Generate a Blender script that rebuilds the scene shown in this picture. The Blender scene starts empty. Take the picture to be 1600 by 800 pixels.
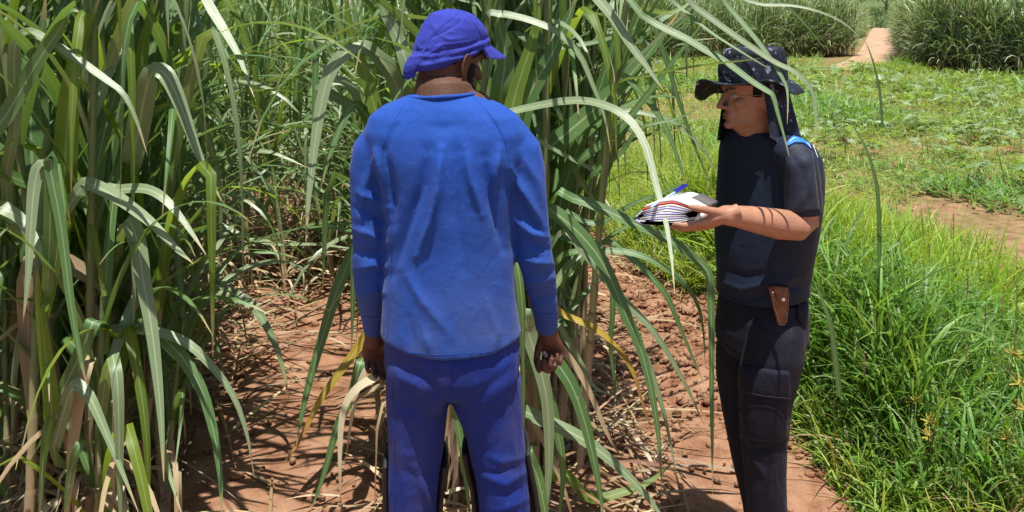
import bpy, bmesh, math, random
import numpy as np
from mathutils import Vector, Matrix, noise as mnoise
from mathutils.bvhtree import BVHTree

# ------------------------------------------------------------------ camera, light, exposure
SC = bpy.context.scene
COL = SC.collection
FP, CAM_H, HORIZON = 1190.0, 1.82, 20.0            # focal length in photo pixels, eye height, horizon row
cd = bpy.data.cameras.new('camera')
cd.sensor_width = 36.0
cd.lens = 36.0 * FP / 1600.0
cd.shift_y = -(400.0 - HORIZON) / 1600.0            # the photograph is the lower crop of a level shot
cd.clip_start, cd.clip_end = 0.05, 3000.0
cam = bpy.data.objects.new('camera', cd)
cam.location = (0, 0, CAM_H)
cam.rotation_euler = (math.radians(90), 0, 0)
COL.objects.link(cam)
SC.camera = cam

SUN_DIR = Vector((0.04, -0.23, 1.0)).normalized()   # towards the sun: high, a little behind the camera
sun_el = math.asin(SUN_DIR.z)
sun_az = math.atan2(SUN_DIR.x, SUN_DIR.y)
W = bpy.data.worlds.new('World')
SC.world = W
W.use_nodes = True
wn = W.node_tree
bg = wn.nodes['Background']
sky = wn.nodes.new('ShaderNodeTexSky')
sky.sky_type = 'NISHITA'
sky.sun_disc = False
sky.sun_elevation = sun_el
sky.sun_rotation = sun_az
wn.links.new(sky.outputs[0], bg.inputs[0])
bg.inputs[1].default_value = 0.085
sd = bpy.data.lights.new('sun', 'SUN')
sd.energy = 5.0
sd.angle = math.radians(0.5)
sd.color = (1.0, 0.96, 0.88)
sun = bpy.data.objects.new('sun', sd)
sun.rotation_euler = SUN_DIR.to_track_quat('Z', 'Y').to_euler()
sun.location = (0, 0, 30)
COL.objects.link(sun)
SC.view_settings.view_transform = 'Standard'
SC.view_settings.look = 'None'
SC.view_settings.exposure = 0.55
SC.view_settings.gamma = 1.0
SC.cycles.max_bounces = 7
SC.cycles.diffuse_bounces = 3
SC.cycles.glossy_bounces = 2
SC.cycles.transmission_bounces = 4
SC.cycles.transparent_max_bounces = 4

def P(px, py, D):
    """world point of a photo pixel at distance D in front of the camera"""
    return Vector(((px - 800.0) * D / FP, D, CAM_H - (py - HORIZON) * D / FP))
def PX(v):
    return 800.0 + v[0] * FP / v[1], HORIZON + (CAM_H - v[2]) * FP / v[1]

# ------------------------------------------------------------------ terrain height
def gh(x, y):
    x = np.asarray(x, float); y = np.asarray(y, float)
    z = 0.018 * np.sin(x * 1.7 + 0.6) * np.sin(y * 1.3) + 0.008 * np.sin(x * 5.1 + y * 2.3) + 0.006 * np.sin(y * 7.3 - x * 3.1)
    z = z + 0.10 * np.exp(-((x - 1.12) / 0.22) ** 2 - ((y - 4.4) / 0.55) ** 2)          # heap of clods by the grass
    z = z + 0.05 * np.exp(-((x - 0.05) / 0.45) ** 2 - ((y - 3.1) / 0.6) ** 2)           # earthed-up cane stools
    z = z + 0.05 * np.exp(-((x + 2.0) / 0.45) ** 2) * np.exp(-((y - 4) / 3.0) ** 2)
    z = z + 0.035 * np.clip(y - 90.0, 0, 400)
    return z
def ghs(x, y):
    return float(gh(x, y))

# ------------------------------------------------------------------ object helpers
def tag(o, label=None, cat=None, group=None, kind=None):
    if label: o['label'] = label
    if cat: o['category'] = cat
    if group: o['group'] = group
    if kind: o['kind'] = kind
    return o
def empty(name, loc=(0, 0, 0)):
    o = bpy.data.objects.new(name, None)
    o.empty_display_size = 0.1
    o.location = loc
    COL.objects.link(o)
    return o
def link(name, me, parent=None, keep_world=True):
    o = bpy.data.objects.new(name, me)
    COL.objects.link(o)
    if parent is not None:
        o.parent = parent
        if keep_world:                       # meshes are written in world coordinates
            p = parent; off = Vector((0, 0, 0))
            while p is not None:
                off += p.location; p = p.parent
            o.location = -off
    return o
def mesh_py(name, verts, faces, m=None, uv=None, smooth=True):
    me = bpy.data.meshes.new(name)
    me.from_pydata([tuple(v) for v in verts], [], faces)
    if uv is not None:
        l = me.uv_layers.new(name='UVMap')
        idx = np.empty(len(me.loops), int); me.loops.foreach_get('vertex_index', idx)
        l.data.foreach_set('uv', np.asarray(uv, np.float32)[idx].ravel())
    if smooth:
        me.polygons.foreach_set('use_smooth', np.ones(len(me.polygons), bool))
    if m: me.materials.append(m)
    me.update()
    return me
def big_mesh(name, V, Q, m, col=None, smooth=True, uv=None):
    """many quads from arrays"""
    me = bpy.data.meshes.new(name)
    V = np.ascontiguousarray(V, np.float32); Q = np.ascontiguousarray(Q, np.int32)
    k = Q.shape[1]
    me.vertices.add(len(V)); me.vertices.foreach_set('co', V.ravel())
    me.loops.add(Q.size); me.loops.foreach_set('vertex_index', Q.ravel())
    me.polygons.add(len(Q))
    me.polygons.foreach_set('loop_start', np.arange(0, Q.size, k, dtype=np.int32))
    me.polygons.foreach_set('loop_total', np.full(len(Q), k, np.int32))
    if smooth: me.polygons.foreach_set('use_smooth', np.ones(len(Q), bool))
    if col is not None:
        a = me.attributes.new('tint', 'FLOAT_COLOR', 'POINT')
        c = np.ones((len(V), 4), np.float32); c[:, :col.shape[1]] = col
        a.data.foreach_set('color', c.ravel())
    if uv is not None:
        l = me.uv_layers.new(name='UVMap')
        l.data.foreach_set('uv', np.asarray(uv, np.float32)[Q.ravel()].ravel())
    me.materials.append(m)
    me.update(calc_edges=True)
    return me

# ------------------------------------------------------------------ materials
class NT:
    def __init__(s, name):
        s.m = bpy.data.materials.new(name); s.m.use_nodes = True
        s.t = s.m.node_tree; s.n = s.t.nodes
        s.b = s.n['Principled BSDF']; s.out = s.n['Material Output']
    def new(s, typ, **kw):
        n = s.n.new(typ)
        for k, v in kw.items():
            if k in n.inputs.keys(): n.inputs[k].default_value = v
            else: setattr(n, k, v)
        return n
    def link(s, a, b): s.t.links.new(a, b)
    def noise(s, scale, detail=4, rough=0.55, vec=None, dist=0.0):
        n = s.new('ShaderNodeTexNoise', Scale=scale, Detail=detail, Roughness=rough, Distortion=dist)
        if vec is not None: s.link(vec, n.inputs['Vector'])
        return n.outputs['Fac']
    def ramp(s, fac, stops):
        r = s.new('ShaderNodeValToRGB'); e = r.color_ramp.elements
        while len(e) > 1: e.remove(e[0])
        e[0].position = stops[0][0]; e[0].color = (*stops[0][1], 1)
        for p, c in stops[1:]:
            k = e.new(p); k.color = (*c, 1)
        s.link(fac, r.inputs[0]); return r.outputs[0]
    def math(s, op, a, b=None, c=None, clamp=False):
        n = s.new('ShaderNodeMath', operation=op); n.use_clamp = clamp
        for i, v in enumerate((a, b, c)):
            if v is None: continue
            if isinstance(v, (int, float)): n.inputs[i].default_value = v
            else: s.link(v, n.inputs[i])
        return n.outputs[0]
    def mix(s, fac, a, b, typ='MIX'):
        n = s.new('ShaderNodeMix', data_type='RGBA', blend_type=typ)
        for i, v in ((0, fac), (6, a), (7, b)):
            if isinstance(v, (int, float)): n.inputs[i].default_value = v
            elif isinstance(v, tuple): n.inputs[i].default_value = (*v, 1)
            else: s.link(v, n.inputs[i])
        return n.outputs[2]
    def pos(s):
        return s.new('ShaderNodeNewGeometry').outputs['Position']
    def bump(s, h, strength=0.3, dist=0.01):
        b = s.new('ShaderNodeBump', Strength=strength, Distance=dist)
        s.link(h, b.inputs['Height']); s.link(b.outputs[0], s.b.inputs['Normal']); return b
    def color(s, c):
        if isinstance(c, tuple): s.b.inputs['Base Color'].default_value = (*c, 1)
        else: s.link(c, s.b.inputs['Base Color'])
    def set(s, rough=0.6, spec=0.5, **kw):
        s.b.inputs['Roughness'].default_value = rough
        s.b.inputs['Specular IOR Level'].default_value = spec
        for k, v in kw.items(): s.b.inputs[k].default_value = v
        return s.m
    def translucent(s, col, fac):
        t = s.new('ShaderNodeBsdfTranslucent')
        if isinstance(col, tuple): t.inputs[0].default_value = (*col, 1)
        else: s.link(col, t.inputs[0])
        mx = s.new('ShaderNodeMixShader')
        if isinstance(fac, float): mx.inputs[0].default_value = fac
        else: s.link(fac, mx.inputs[0])
        s.link(s.b.outputs[0], mx.inputs[1]); s.link(t.outputs[0], mx.inputs[2])
        s.link(mx.outputs[0], s.out.inputs[0])

def mat_plain(name, c, rough=0.6, spec=0.4, var=0.12, scale=30, bump=0.0):
    t = NT(name)
    n = t.noise(scale, 4, vec=t.pos())
    lo = tuple(x * (1 - var) for x in c); hi = tuple(min(1, x * (1 + var)) for x in c)
    t.color(t.ramp(n, [(0.3, lo), (0.7, hi)]))
    if bump: t.bump(n, bump, 0.004)
    return t.set(rough, spec)

def mat_cloth(name, c, dust, dust_amt, rough=0.8, sheen=0.25, crease=0.5, zlo=None, zhi=None):
    """woven cotton: fine weave bump, soft fading, dust worn into it (thicker below where zlo..zhi given)"""
    t = NT(name); p = t.pos()
    big = t.noise(5.0, 5, 0.6, p, 0.4); mid = t.noise(38.0, 4, 0.6, p); fine = t.noise(900.0, 2, 0.5, p)
    base = t.mix(t.math('MULTIPLY', mid, 0.5), tuple(x * 0.85 for x in c), tuple(min(1, x * 1.22) for x in c))
    d = t.math('MULTIPLY', t.math('SUBTRACT', big, 0.42, clamp=True), 4.0, clamp=True)
    if zlo is not None:
        sx = t.new('ShaderNodeSeparateXYZ'); t.link(p, sx.inputs[0])
        mr = t.new('ShaderNodeMapRange'); mr.inputs[1].default_value = zhi; mr.inputs[2].default_value = zlo
        t.link(sx.outputs[2], mr.inputs[0])
        d = t.math('MULTIPLY', t.math('ADD', d, 0.25), mr.outputs[0], clamp=True)
    d = t.math('MULTIPLY', d, dust_amt)
    sp = t.math('MULTIPLY', t.math('GREATER_THAN', t.noise(60.0, 2, 0.5, p), 0.73), 0.35)
    col = t.mix(d, base, dust); col = t.mix(t.math('MULTIPLY', sp, 0.6), col, tuple(min(1, x * 1.6 + 0.05) for x in dust))
    t.color(col)
    st = t.new('ShaderNodeMapping'); st.inputs['Scale'].default_value = (1.0, 1.0, 0.45); t.link(p, st.inputs[0])
    cr = t.math('ABSOLUTE', t.math('SUBTRACT', t.noise(9.0, 4, 0.55, st.outputs[0], 1.4), 0.5))      # sharp creases
    cr = t.math('SUBTRACT', 1.0, t.math('MULTIPLY', cr, 9.0, clamp=True), clamp=True)
    h = t.math('ADD', t.math('MULTIPLY', fine, 0.25), t.math('MULTIPLY', t.noise(22.0, 3, 0.5, p, 0.6), 1.3))
    h = t.math('ADD', h, t.math('MULTIPLY', cr, crease))
    t.bump(h, 0.40, 0.006)
    t.b.inputs['Sheen Weight'].default_value = sheen
    t.b.inputs['Sheen Roughness'].default_value = 0.4
    return t.set(rough, 0.25)

def mat_skin(name, c, rough=0.5):
    t = NT(name); p = t.pos()
    a = t.noise(14, 4, 0.6, p); b = t.noise(260, 3, 0.6, p)
    col = t.ramp(a, [(0.3, tuple(x * 0.72 for x in c)), (0.7, (min(1, c[0] * 1.15), c[1] * 1.08, c[2] * 1.05))])
    t.color(t.mix(0.25, col, t.ramp(b, [(0.35, tuple(x * 0.7 for x in c)), (0.65, c)])))
    t.bump(t.math('ADD', b, t.noise(70, 4, 0.65, p)), 0.35, 0.003)
    t.b.inputs['Subsurface Weight'].default_value = 0.12
    t.b.inputs['Subsurface Radius'].default_value = (0.012, 0.005, 0.003)
    return t.set(rough, 0.4)

def mat_leaf(name, dark, light, trans, rib, tip, rough=0.42, tip_at=0.93, tfac=0.26):
    """cane blade: u across (pale midrib, fine veins), v along (dried tip); each blade its own shade"""
    t = NT(name)
    uv = t.new('ShaderNodeUVMap'); sx = t.new('ShaderNodeSeparateXYZ'); t.link(uv.outputs[0], sx.inputs[0])
    u, v = sx.outputs[0], sx.outputs[1]
    rnd = t.new('ShaderNodeObjectInfo').outputs['Random']
    p = t.pos()
    n1 = t.noise(4.0, 4, 0.6, p)
    mp = t.new('ShaderNodeMapping'); mp.inputs['Scale'].default_value = (60, 1.2, 1); t.link(uv.outputs[0], mp.inputs[0])
    veins = t.noise(1.0, 3, 0.6, mp.outputs[0])
    f = t.math('ADD', t.math('MULTIPLY', rnd, 0.75), t.math('MULTIPLY', t.math('SUBTRACT', n1, 0.35), 0.7), clamp=True)
    col = t.mix(f, dark, light)
    col = t.mix(t.math('MULTIPLY', veins, 0.45), col, tuple(x * 1.7 for x in light))
    a = t.math('ABSOLUTE', t.math('SUBTRACT', u, 0.5))
    rm = t.math('SUBTRACT', 1.0, t.math('MULTIPLY', t.math('SUBTRACT', a, 0.022), 24.0, clamp=True), clamp=True)
    col = t.mix(t.math('MULTIPLY', rm, 0.75), col, rib)
    wob = t.math('ADD', v, t.math('MULTIPLY', t.noise(9.0, 4, 0.6, p), 0.16))
    wob = t.math('ADD', wob, t.math('MULTIPLY', t.math('GREATER_THAN', a, 0.44), 0.03))
    tm = t.math('MULTIPLY', t.math('SUBTRACT', wob, tip_at + 0.06), 14.0, clamp=True)
    col = t.mix(tm, col, tip)
    spots = t.math('MULTIPLY', t.math('GREATER_THAN', t.noise(45.0, 2, 0.5, p), 0.71), 0.5)
    col = t.mix(spots, col, tip)
    t.color(col)
    t.bump(veins, 0.25, 0.002)
    tc = t.mix(tm, trans, tuple(x * 0.6 for x in tip))
    t.set(rough, 0.5)
    t.translucent(tc, tfac)
    return t.m

def mat_tint(name, rough=0.5, tfac=0.3, tmul=(1.6, 1.7, 0.7), spec=0.4, noise_scale=0.0):
    t = NT(name)
    a = t.new('ShaderNodeAttribute'); a.attribute_name = 'tint'
    c = a.outputs['Color']
    if noise_scale:
        n = t.noise(noise_scale, 3, 0.6, t.pos())
        c = t.mix(t.math('MULTIPLY', n, 0.5), c, (0.02, 0.03, 0.01), 'MIX') if False else t.mix(1.0, c, t.ramp(n, [(0.3, (0.7, 0.7, 0.7)), (0.7, (1.2, 1.2, 1.2))]), 'MULTIPLY')
    t.color(c); t.set(rough, spec)
    if tfac > 0:
        t.translucent(t.mix(1.0, c, tmul, 'MULTIPLY'), tfac)
    return t.m

M = {}
M['shirt'] = mat_cloth('blue_shirt_cotton', (0.014, 0.072, 0.37), (0.075, 0.090, 0.17), 0.55, sheen=0.08, crease=0.28, zlo=1.0, zhi=1.55)
M['trousers'] = mat_cloth('violet_blue_trouser_cotton', (0.009, 0.032, 0.235), (0.075, 0.065, 0.12), 0.5, sheen=0.05)
M['cap'] = mat_cloth('violet_blue_cap_cotton', (0.028, 0.042, 0.36), (0.06, 0.07, 0.24), 0.2, sheen=0.05)
M['seam'] = mat_plain('dark_blue_seam_thread', (0.012, 0.05, 0.26), 0.8, 0.2)
M['cap_seam'] = mat_plain('dark_violet_seam_thread', (0.018, 0.02, 0.26), 0.8, 0.2)
M['skin_dark'] = mat_skin('dark_brown_skin', (0.105, 0.045, 0.026), 0.62)
M['skin_fair'] = mat_skin('tanned_skin', (0.43, 0.215, 0.135), 0.5)
M['hair_black'] = mat_plain('black_hair', (0.008, 0.007, 0.006), 0.75, 0.3, 0.4, 400, 0.8)
M['nail'] = mat_plain('pale_nail', (0.62, 0.42, 0.38), 0.3, 0.5)
M['navy_tee'] = mat_cloth('navy_tee_fabric', (0.007, 0.014, 0.036), (0.016, 0.022, 0.040), 0.4, 0.62, 0.06)
M['navy_trousers'] = mat_cloth('navy_trouser_fabric', (0.0075, 0.008, 0.020), (0.022, 0.020, 0.026), 0.4, 0.8, 0.04)
M['sleeve'] = mat_cloth('slate_navy_sleeve_tone', (0.022, 0.029, 0.054), (0.03, 0.035, 0.05), 0.3, 0.55, 0.12)  # lighter slate step of the tee's navy, for the near sleeve
M['blue_panel'] = mat_plain('bright_blue_panel_fabric', (0.03, 0.19, 0.62), 0.6, 0.3, 0.1, 60)
M['piping'] = mat_plain('white_piping', (0.7, 0.72, 0.75), 0.6, 0.3)
M['grey_piping'] = mat_plain('grey_piping', (0.022, 0.025, 0.035), 0.6, 0.3)
M['logo_grey'] = mat_plain('grey_logo_print', (0.09, 0.10, 0.12), 0.6, 0.3)
M['leather'] = mat_plain('brown_leather', (0.17, 0.065, 0.028), 0.5, 0.4, 0.35, 60, 0.3)
M['stitch'] = mat_plain('pale_stitching', (0.5, 0.36, 0.24), 0.7, 0.3)
M['stud'] = mat_plain('polished_stud', (0.8, 0.78, 0.74), 0.25, 0.6)
M['stud'].node_tree.nodes['Principled BSDF'].inputs['Metallic'].default_value = 0.9
M['guard'] = mat_plain('beige_leg_guard', (0.30, 0.17, 0.10), 0.6, 0.4, 0.2, 20)
M['black'] = mat_plain('black_trim', (0.010, 0.010, 0.011), 0.5, 0.4)
M['boot'] = mat_plain('dark_boot_leather', (0.03, 0.022, 0.018), 0.5, 0.4, 0.3, 40, 0.3)
M['paper'] = mat_plain('white_paper', (0.78, 0.77, 0.78), 0.7, 0.3, 0.04, 8)
M['paper_lilac'] = mat_plain('lilac_plastic_sleeve', (0.48, 0.50, 0.78), 0.3, 0.5, 0.06, 8)
M['paper_red'] = mat_plain('red_paper_edge', (0.62, 0.09, 0.06), 0.6, 0.3, 0.1, 8)
M['paper_pink'] = mat_plain('pinkish_paper', (0.72, 0.60, 0.58), 0.7, 0.3, 0.05, 8)
M['paper_grey'] = mat_plain('grey_card', (0.13, 0.12, 0.12), 0.6, 0.3, 0.1, 8)
M['pen_blue'] = mat_plain('blue_pen_plastic', (0.015, 0.02, 0.30), 0.3, 0.5)
M['pen_clear'] = mat_plain('pale_pen_barrel', (0.35, 0.45, 0.65), 0.2, 0.5)
M['metal'] = mat_plain('thin_gold_wire', (0.55, 0.46, 0.30), 0.3, 0.5)
M['metal'].node_tree.nodes['Principled BSDF'].inputs['Metallic'].default_value = 0.9
M['eye'] = mat_plain('eye_white', (0.5, 0.46, 0.42), 0.2, 0.5, 0.02)
M['lip'] = mat_plain('lip_skin', (0.33, 0.12, 0.09), 0.45, 0.4)
# camouflage of the brimmed hat: dark navy with grey-blue star-like blotches
t = NT('navy_camouflage_fabric'); p = t.pos()
v = t.new('ShaderNodeTexVoronoi', Scale=26.0); v.inputs['Randomness'].default_value = 1.0
wp = t.new('ShaderNodeMix', data_type='VECTOR'); wp.inputs[0].default_value = 0.08
nz = t.new('ShaderNodeTexNoise', Scale=34.0, Detail=3.0); t.link(p, nz.inputs['Vector']); t.link(p, wp.inputs[4]); t.link(nz.outputs['Color'], wp.inputs[5]); t.link(wp.outputs[1], v.inputs['Vector'])
a1 = t.math('LESS_THAN', v.outputs['Distance'], 0.30)
a2 = t.math('GREATER_THAN', t.noise(17.0, 3, 0.7, p, 1.2), 0.53)
a3 = t.math('GREATER_THAN', t.noise(30.0, 4, 0.7, p, 2.0), 0.58)
c = t.mix(a3, (0.012, 0.015, 0.025), (0.035, 0.042, 0.065))
c = t.mix(t.math('MULTIPLY', a1, a2), c, (0.20, 0.22, 0.29))
t.color(c); t.bump(t.noise(25.0, 4, 0.6, p), 0.3, 0.006)
M['camo'] = t.set(0.75, 0.25)
# tinted spectacle lens
t = NT('clear_spectacle_lens'); t.set(0.05, 0.5); t.color((0.2, 0.2, 0.2))
tr_ = t.new('ShaderNodeBsdfTransparent'); mx_ = t.new('ShaderNodeMixShader'); mx_.inputs[0].default_value = 0.86
t.link(t.b.outputs[0], mx_.inputs[1]); t.link(tr_.outputs[0], mx_.inputs[2]); t.link(mx_.outputs[0], t.out.inputs[0])
M['lens'] = t.m
# ------------------------------------------------------------------ body-building tools
def ring_pts(c, ax, ay, ra, rb, n=20, egg=0.0, e=1.0):
    out = []
    for i in range(n):
        a = 2 * math.pi * i / n
        ca, sa = math.cos(a), math.sin(a)
        ca2 = math.copysign(abs(ca) ** e, ca); sa2 = math.copysign(abs(sa) ** e, sa)
        out.append(c + ax * (ra * ca2) + ay * (rb * sa2 * (1 - egg * ca)))
    return out
def loft(bm, rings):
    vs = [[bm.verts.new(p) for p in r] for r in rings]
    n = len(vs[0])
    for a, b in zip(vs[:-1], vs[1:]):
        for i in range(n):
            bm.faces.new((a[i], a[(i + 1) % n], b[(i + 1) % n], b[i]))
    bm.faces.new(vs[0][::-1]); bm.faces.new(vs[-1])
def tube(bm, pts, rad, n=14, flat=None, axis=None, round_ends=True):
    """tapered limb through pts; rad per point; flat = thickness ratio across `axis`"""
    pts = [Vector(p) for p in pts]; rad = list(rad)
    if round_ends:
        d0 = (pts[0] - pts[1]).normalized(); d1 = (pts[-1] - pts[-2]).normalized()
        r0, r1 = rad[0], rad[-1]
        pts = [pts[0] + d0 * r0 * 0.95, pts[0] + d0 * r0 * 0.6] + pts + [pts[-1] + d1 * r1 * 0.6, pts[-1] + d1 * r1 * 0.95]
        rad = [r0 * 0.3, r0 * 0.8] + rad + [r1 * 0.8, r1 * 0.3]
    rings = []; ref = Vector(axis).normalized() if axis is not None else None
    prev = None
    for i, p in enumerate(pts):
        d = (pts[min(i + 1, len(pts) - 1)] - pts[max(i - 1, 0)]).normalized()
        if ref is not None: u = ref
        elif prev is None: u = Vector((1, 0, 0)) if abs(d.x) < 0.8 else Vector((0, 1, 0))
        else: u = prev
        u = (u - d * u.dot(d)).normalized(); prev = u
        w = d.cross(u)
        rings.append(ring_pts(p, u, w, rad[i] * (flat if flat else 1.0), rad[i], n))
    loft(bm, rings)
def blob(bm, c, rx, ry, rz, M3=None, u=14, v=9):
    """ellipsoid; M3 columns give its axes"""
    X, Y, Z = (Vector((1, 0, 0)), Vector((0, 1, 0)), Vector((0, 0, 1))) if M3 is None else M3
    rings = []
    for k in range(1, v):
        t = math.pi * k / v
        rings.append(ring_pts(Vector(c) + Z * (-rz * math.cos(t)), X, Y, rx * math.sin(t), ry * math.sin(t), u))
    loft(bm, rings)
def fuse(bm, name, voxel, smooth, parent, m, adapt=0.0):
    """one continuous surface out of overlapping volumes"""
    bmesh.ops.recalc_face_normals(bm, faces=bm.faces)
    me = bpy.data.meshes.new(name); bm.to_mesh(me); bm.free()
    ob = bpy.data.objects.new(name + '_tmp', me); COL.objects.link(ob)
    r = ob.modifiers.new('r', 'REMESH'); r.mode = 'VOXEL'; r.voxel_size = voxel; r.adaptivity = adapt
    s = ob.modifiers.new('s', 'SMOOTH'); s.factor = 0.5; s.iterations = smooth
    dg = bpy.context.evaluated_depsgraph_get()
    me2 = bpy.data.meshes.new_from_object(ob.evaluated_get(dg))
    bpy.data.objects.remove(ob); bpy.data.meshes.remove(me)
    me2.name = name; me2.materials.clear(); me2.materials.append(m)
    me2.polygons.foreach_set('use_smooth', np.ones(len(me2.polygons), bool))
    return link(name, me2, parent)
def coords(me):
    a = np.empty(len(me.vertices) * 3, np.float32); me.vertices.foreach_get('co', a); return a.reshape(-1, 3).astype(float)
def normals(me):
    a = np.empty(len(me.vertices) * 3, np.float32); me.vertex_normals.foreach_get('vector', a); return a.reshape(-1, 3).astype(float)
def setco(me, a):
    me.vertices.foreach_set('co', a.astype(np.float32).ravel()); me.update()
def seg_dist(px, py, line):
    """distance in pixels to a polyline and position along it 0..1"""
    best = np.full(len(px), 1e9); tt = np.zeros(len(px)); n = len(line) - 1
    for i in range(n):
        ax, ay = line[i]; bx, by = line[i + 1]
        dx, dy = bx - ax, by - ay
        t = np.clip(((px - ax) * dx + (py - ay) * dy) / (dx * dx + dy * dy + 1e-9), 0, 1)
        d = np.hypot(px - ax - t * dx, py - ay - t * dy)
        k = d < best; best[k] = d[k]; tt[k] = (i + t[k]) / n
    return best, tt
def sculpt(me, folds, noise_amp=0.0, noise_scale=6.0, gain=1.0):
    """press folds into cloth: (polyline, height in metres, width in pixels)"""
    co, no = coords(me), normals(me)
    px = 800 + co[:, 0] * FP / co[:, 1]; py = HORIZON + (CAM_H - co[:, 2]) * FP / co[:, 1]
    face = np.clip(-no[:, 1] * 2.0 + 0.3, 0, 1)
    h = np.zeros(len(co))
    for line, amp, w in folds:
        d, t = seg_dist(px, py, line)
        h += amp * (.5 * np.exp(-(d / w) ** 2) + .55 * np.exp(-d / (.55 * w))) * np.sin(np.pi * np.clip(t, 0.06, 0.94)) ** 0.6 * face
    if noise_amp:
        for i in range(len(co)):
            h[i] += noise_amp * 0.7 * mnoise.noise(Vector(co[i]) * noise_scale * Vector((1, 1, 0.45)).length * 0.62)
    setco(me, co + no * (h * gain)[:, None])
def bvh_of(ob):
    me = ob.data
    off = Vector((0, 0, 0)); p = ob
    while p is not None: off += p.location; p = p.parent
    co = coords(me) + np.array(off)
    return BVHTree.FromPolygons([Vector(c) for c in co], [tuple(q.vertices) for q in me.polygons])
EYE = Vector((0, 0, CAM_H))
def hit(bvh, px, py, off=0.002, default=None):
    d = (P(px, py, 1.0) - EYE).normalized()
    loc, nor, i, dist = min((b.ray_cast(EYE, d) for b in (bvh if isinstance(bvh, tuple) else (bvh,))), key=lambda r: 1e9 if r[0] is None else r[3])
    if loc is None: return default
    if nor.dot(d) > 0: nor = -nor
    return loc + nor * off
def seam(bvh, line, r, name, m, parent, off=0.0005, sub=8, n=6):
    """cord laid on a surface"""
    pts = []
    for i in range(len(line) - 1):
        for k in range(sub):
            t = k / sub
            h = hit(bvh, line[i][0] * (1 - t) + line[i + 1][0] * t, line[i][1] * (1 - t) + line[i + 1][1] * t, off)
            if h is not None: pts.append(h)
    h = hit(bvh, line[-1][0], line[-1][1], off)
    if h is not None: pts.append(h)
    q = [pts[0]]
    for p in pts[1:]:
        if 0.0008 < (p - q[-1]).length < 0.06: q.append(p)
    if len(q) < 3: return None
    for _ in range(2):
        q = [q[0]] + [(q[i - 1] + q[i] * 2 + q[i + 1]) / 4 for i in range(1, len(q) - 1)] + [q[-1]]
    bm = bmesh.new(); tube(bm, q, [r] * len(q), n)
    me = bpy.data.meshes.new(name); bm.to_mesh(me); bm.free(); me.materials.append(m)
    me.polygons.foreach_set('use_smooth', np.ones(len(me.polygons), bool))
    return link(name, me, parent)
def resample(line, n):
    L = [0.0]
    for a, b in zip(line[:-1], line[1:]): L.append(L[-1] + math.hypot(b[0] - a[0], b[1] - a[1]))
    out = []
    for i in range(n):
        s = L[-1] * i / (n - 1); k = 0
        while k < len(L) - 2 and L[k + 1] < s: k += 1
        t = (s - L[k]) / max(1e-6, L[k + 1] - L[k])
        out.append((line[k][0] * (1 - t) + line[k + 1][0] * t, line[k][1] * (1 - t) + line[k + 1][1] * t))
    return out
def patch(bvh, top, bot, nu, nv, name, m, parent, off=0.002, thick=0.003, puff=0.0, plane=None):
    """a piece of cloth or leather lying on a surface between two edge lines, with its own thickness"""
    A, B = resample(top, nu), resample(bot, nu)
    g = []; last = None
    for j in range(nv):
        t = j / (nv - 1)
        for i in range(nu):
            s = i / (nu - 1)
            h = hit(bvh, A[i][0] * (1 - t) + B[i][0] * t, A[i][1] * (1 - t) + B[i][1] * t,
                    off + puff * (math.sin(math.pi * s) * math.sin(math.pi * t)) ** 0.5, last)
            if plane is not None:
                dr = (P(A[i][0] * (1 - t) + B[i][0] * t, A[i][1] * (1 - t) + B[i][1] * t, 1.0) - EYE)
                h = EYE + dr * ((plane[0] - EYE).dot(plane[1]) / dr.dot(plane[1])) + plane[1] * (off + puff * (math.sin(math.pi * s) * math.sin(math.pi * t)) ** 0.5)
            if h is None: return None
            g.append(h); last = h
    fwd = sum((Vector((0, -1, 0)) for _ in range(1)), Vector())
    V = list(g) + [v - fwd * (thick + off) for v in g]
    N = nu * nv; F = []
    for j in range(nv - 1):
        for i in range(nu - 1):
            a, b, c, d = j * nu + i, j * nu + i + 1, (j + 1) * nu + i + 1, (j + 1) * nu + i
            F.append((d, c, b, a)); F.append((a + N, b + N, c + N, d + N))
    edge = [i for i in range(nu)] + [j * nu + nu - 1 for j in range(1, nv)] + [(nv - 1) * nu + i for i in range(nu - 2, -1, -1)] + [j * nu for j in range(nv - 2, 0, -1)]
    for a, b in zip(edge, edge[1:] + edge[:1]): F.append((a, b, b + N, a + N))
    return link(name, mesh_py(name, V, F, m), parent)
def basis(f, pitch=0.0, roll=0.0):
    """forward, left, up of a head that faces f, nods by pitch and tilts by roll"""
    f = Vector((f[0], f[1], 0)).normalized(); u = Vector((0, 0, 1)); l = u.cross(f)
    f2 = f * math.cos(pitch) - u * math.sin(pitch); u2 = u * math.cos(pitch) + f * math.sin(pitch)
    l2 = l * math.cos(roll) + u2 * math.sin(roll); u3 = u2 * math.cos(roll) - l * math.sin(roll)
    return f2, l2, u3
HEAD_RINGS = [(-0.03, 0.040, -0.070, 0.054), (0.000, 0.072, -0.072, 0.046), (0.012, 0.088, -0.078, 0.050), (0.030, 0.090, -0.084, 0.057),
              (0.050, 0.089, -0.089, 0.063), (0.072, 0.087, -0.096, 0.067), (0.095, 0.085, -0.102, 0.070), (0.112, 0.088, -0.106, 0.072),
              (0.125, 0.094, -0.107, 0.074), (0.150, 0.094, -0.107, 0.076), (0.175, 0.084, -0.100, 0.072), (0.198, 0.064, -0.084, 0.061),
              (0.215, 0.038, -0.058, 0.044), (0.226, 0.012, -0.030, 0.022)]
def head_at(H, B, s=1.0):
    f, l, u = B
    return lambda x, y, z: H + (f * x + l * y + u * z) * s
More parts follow.
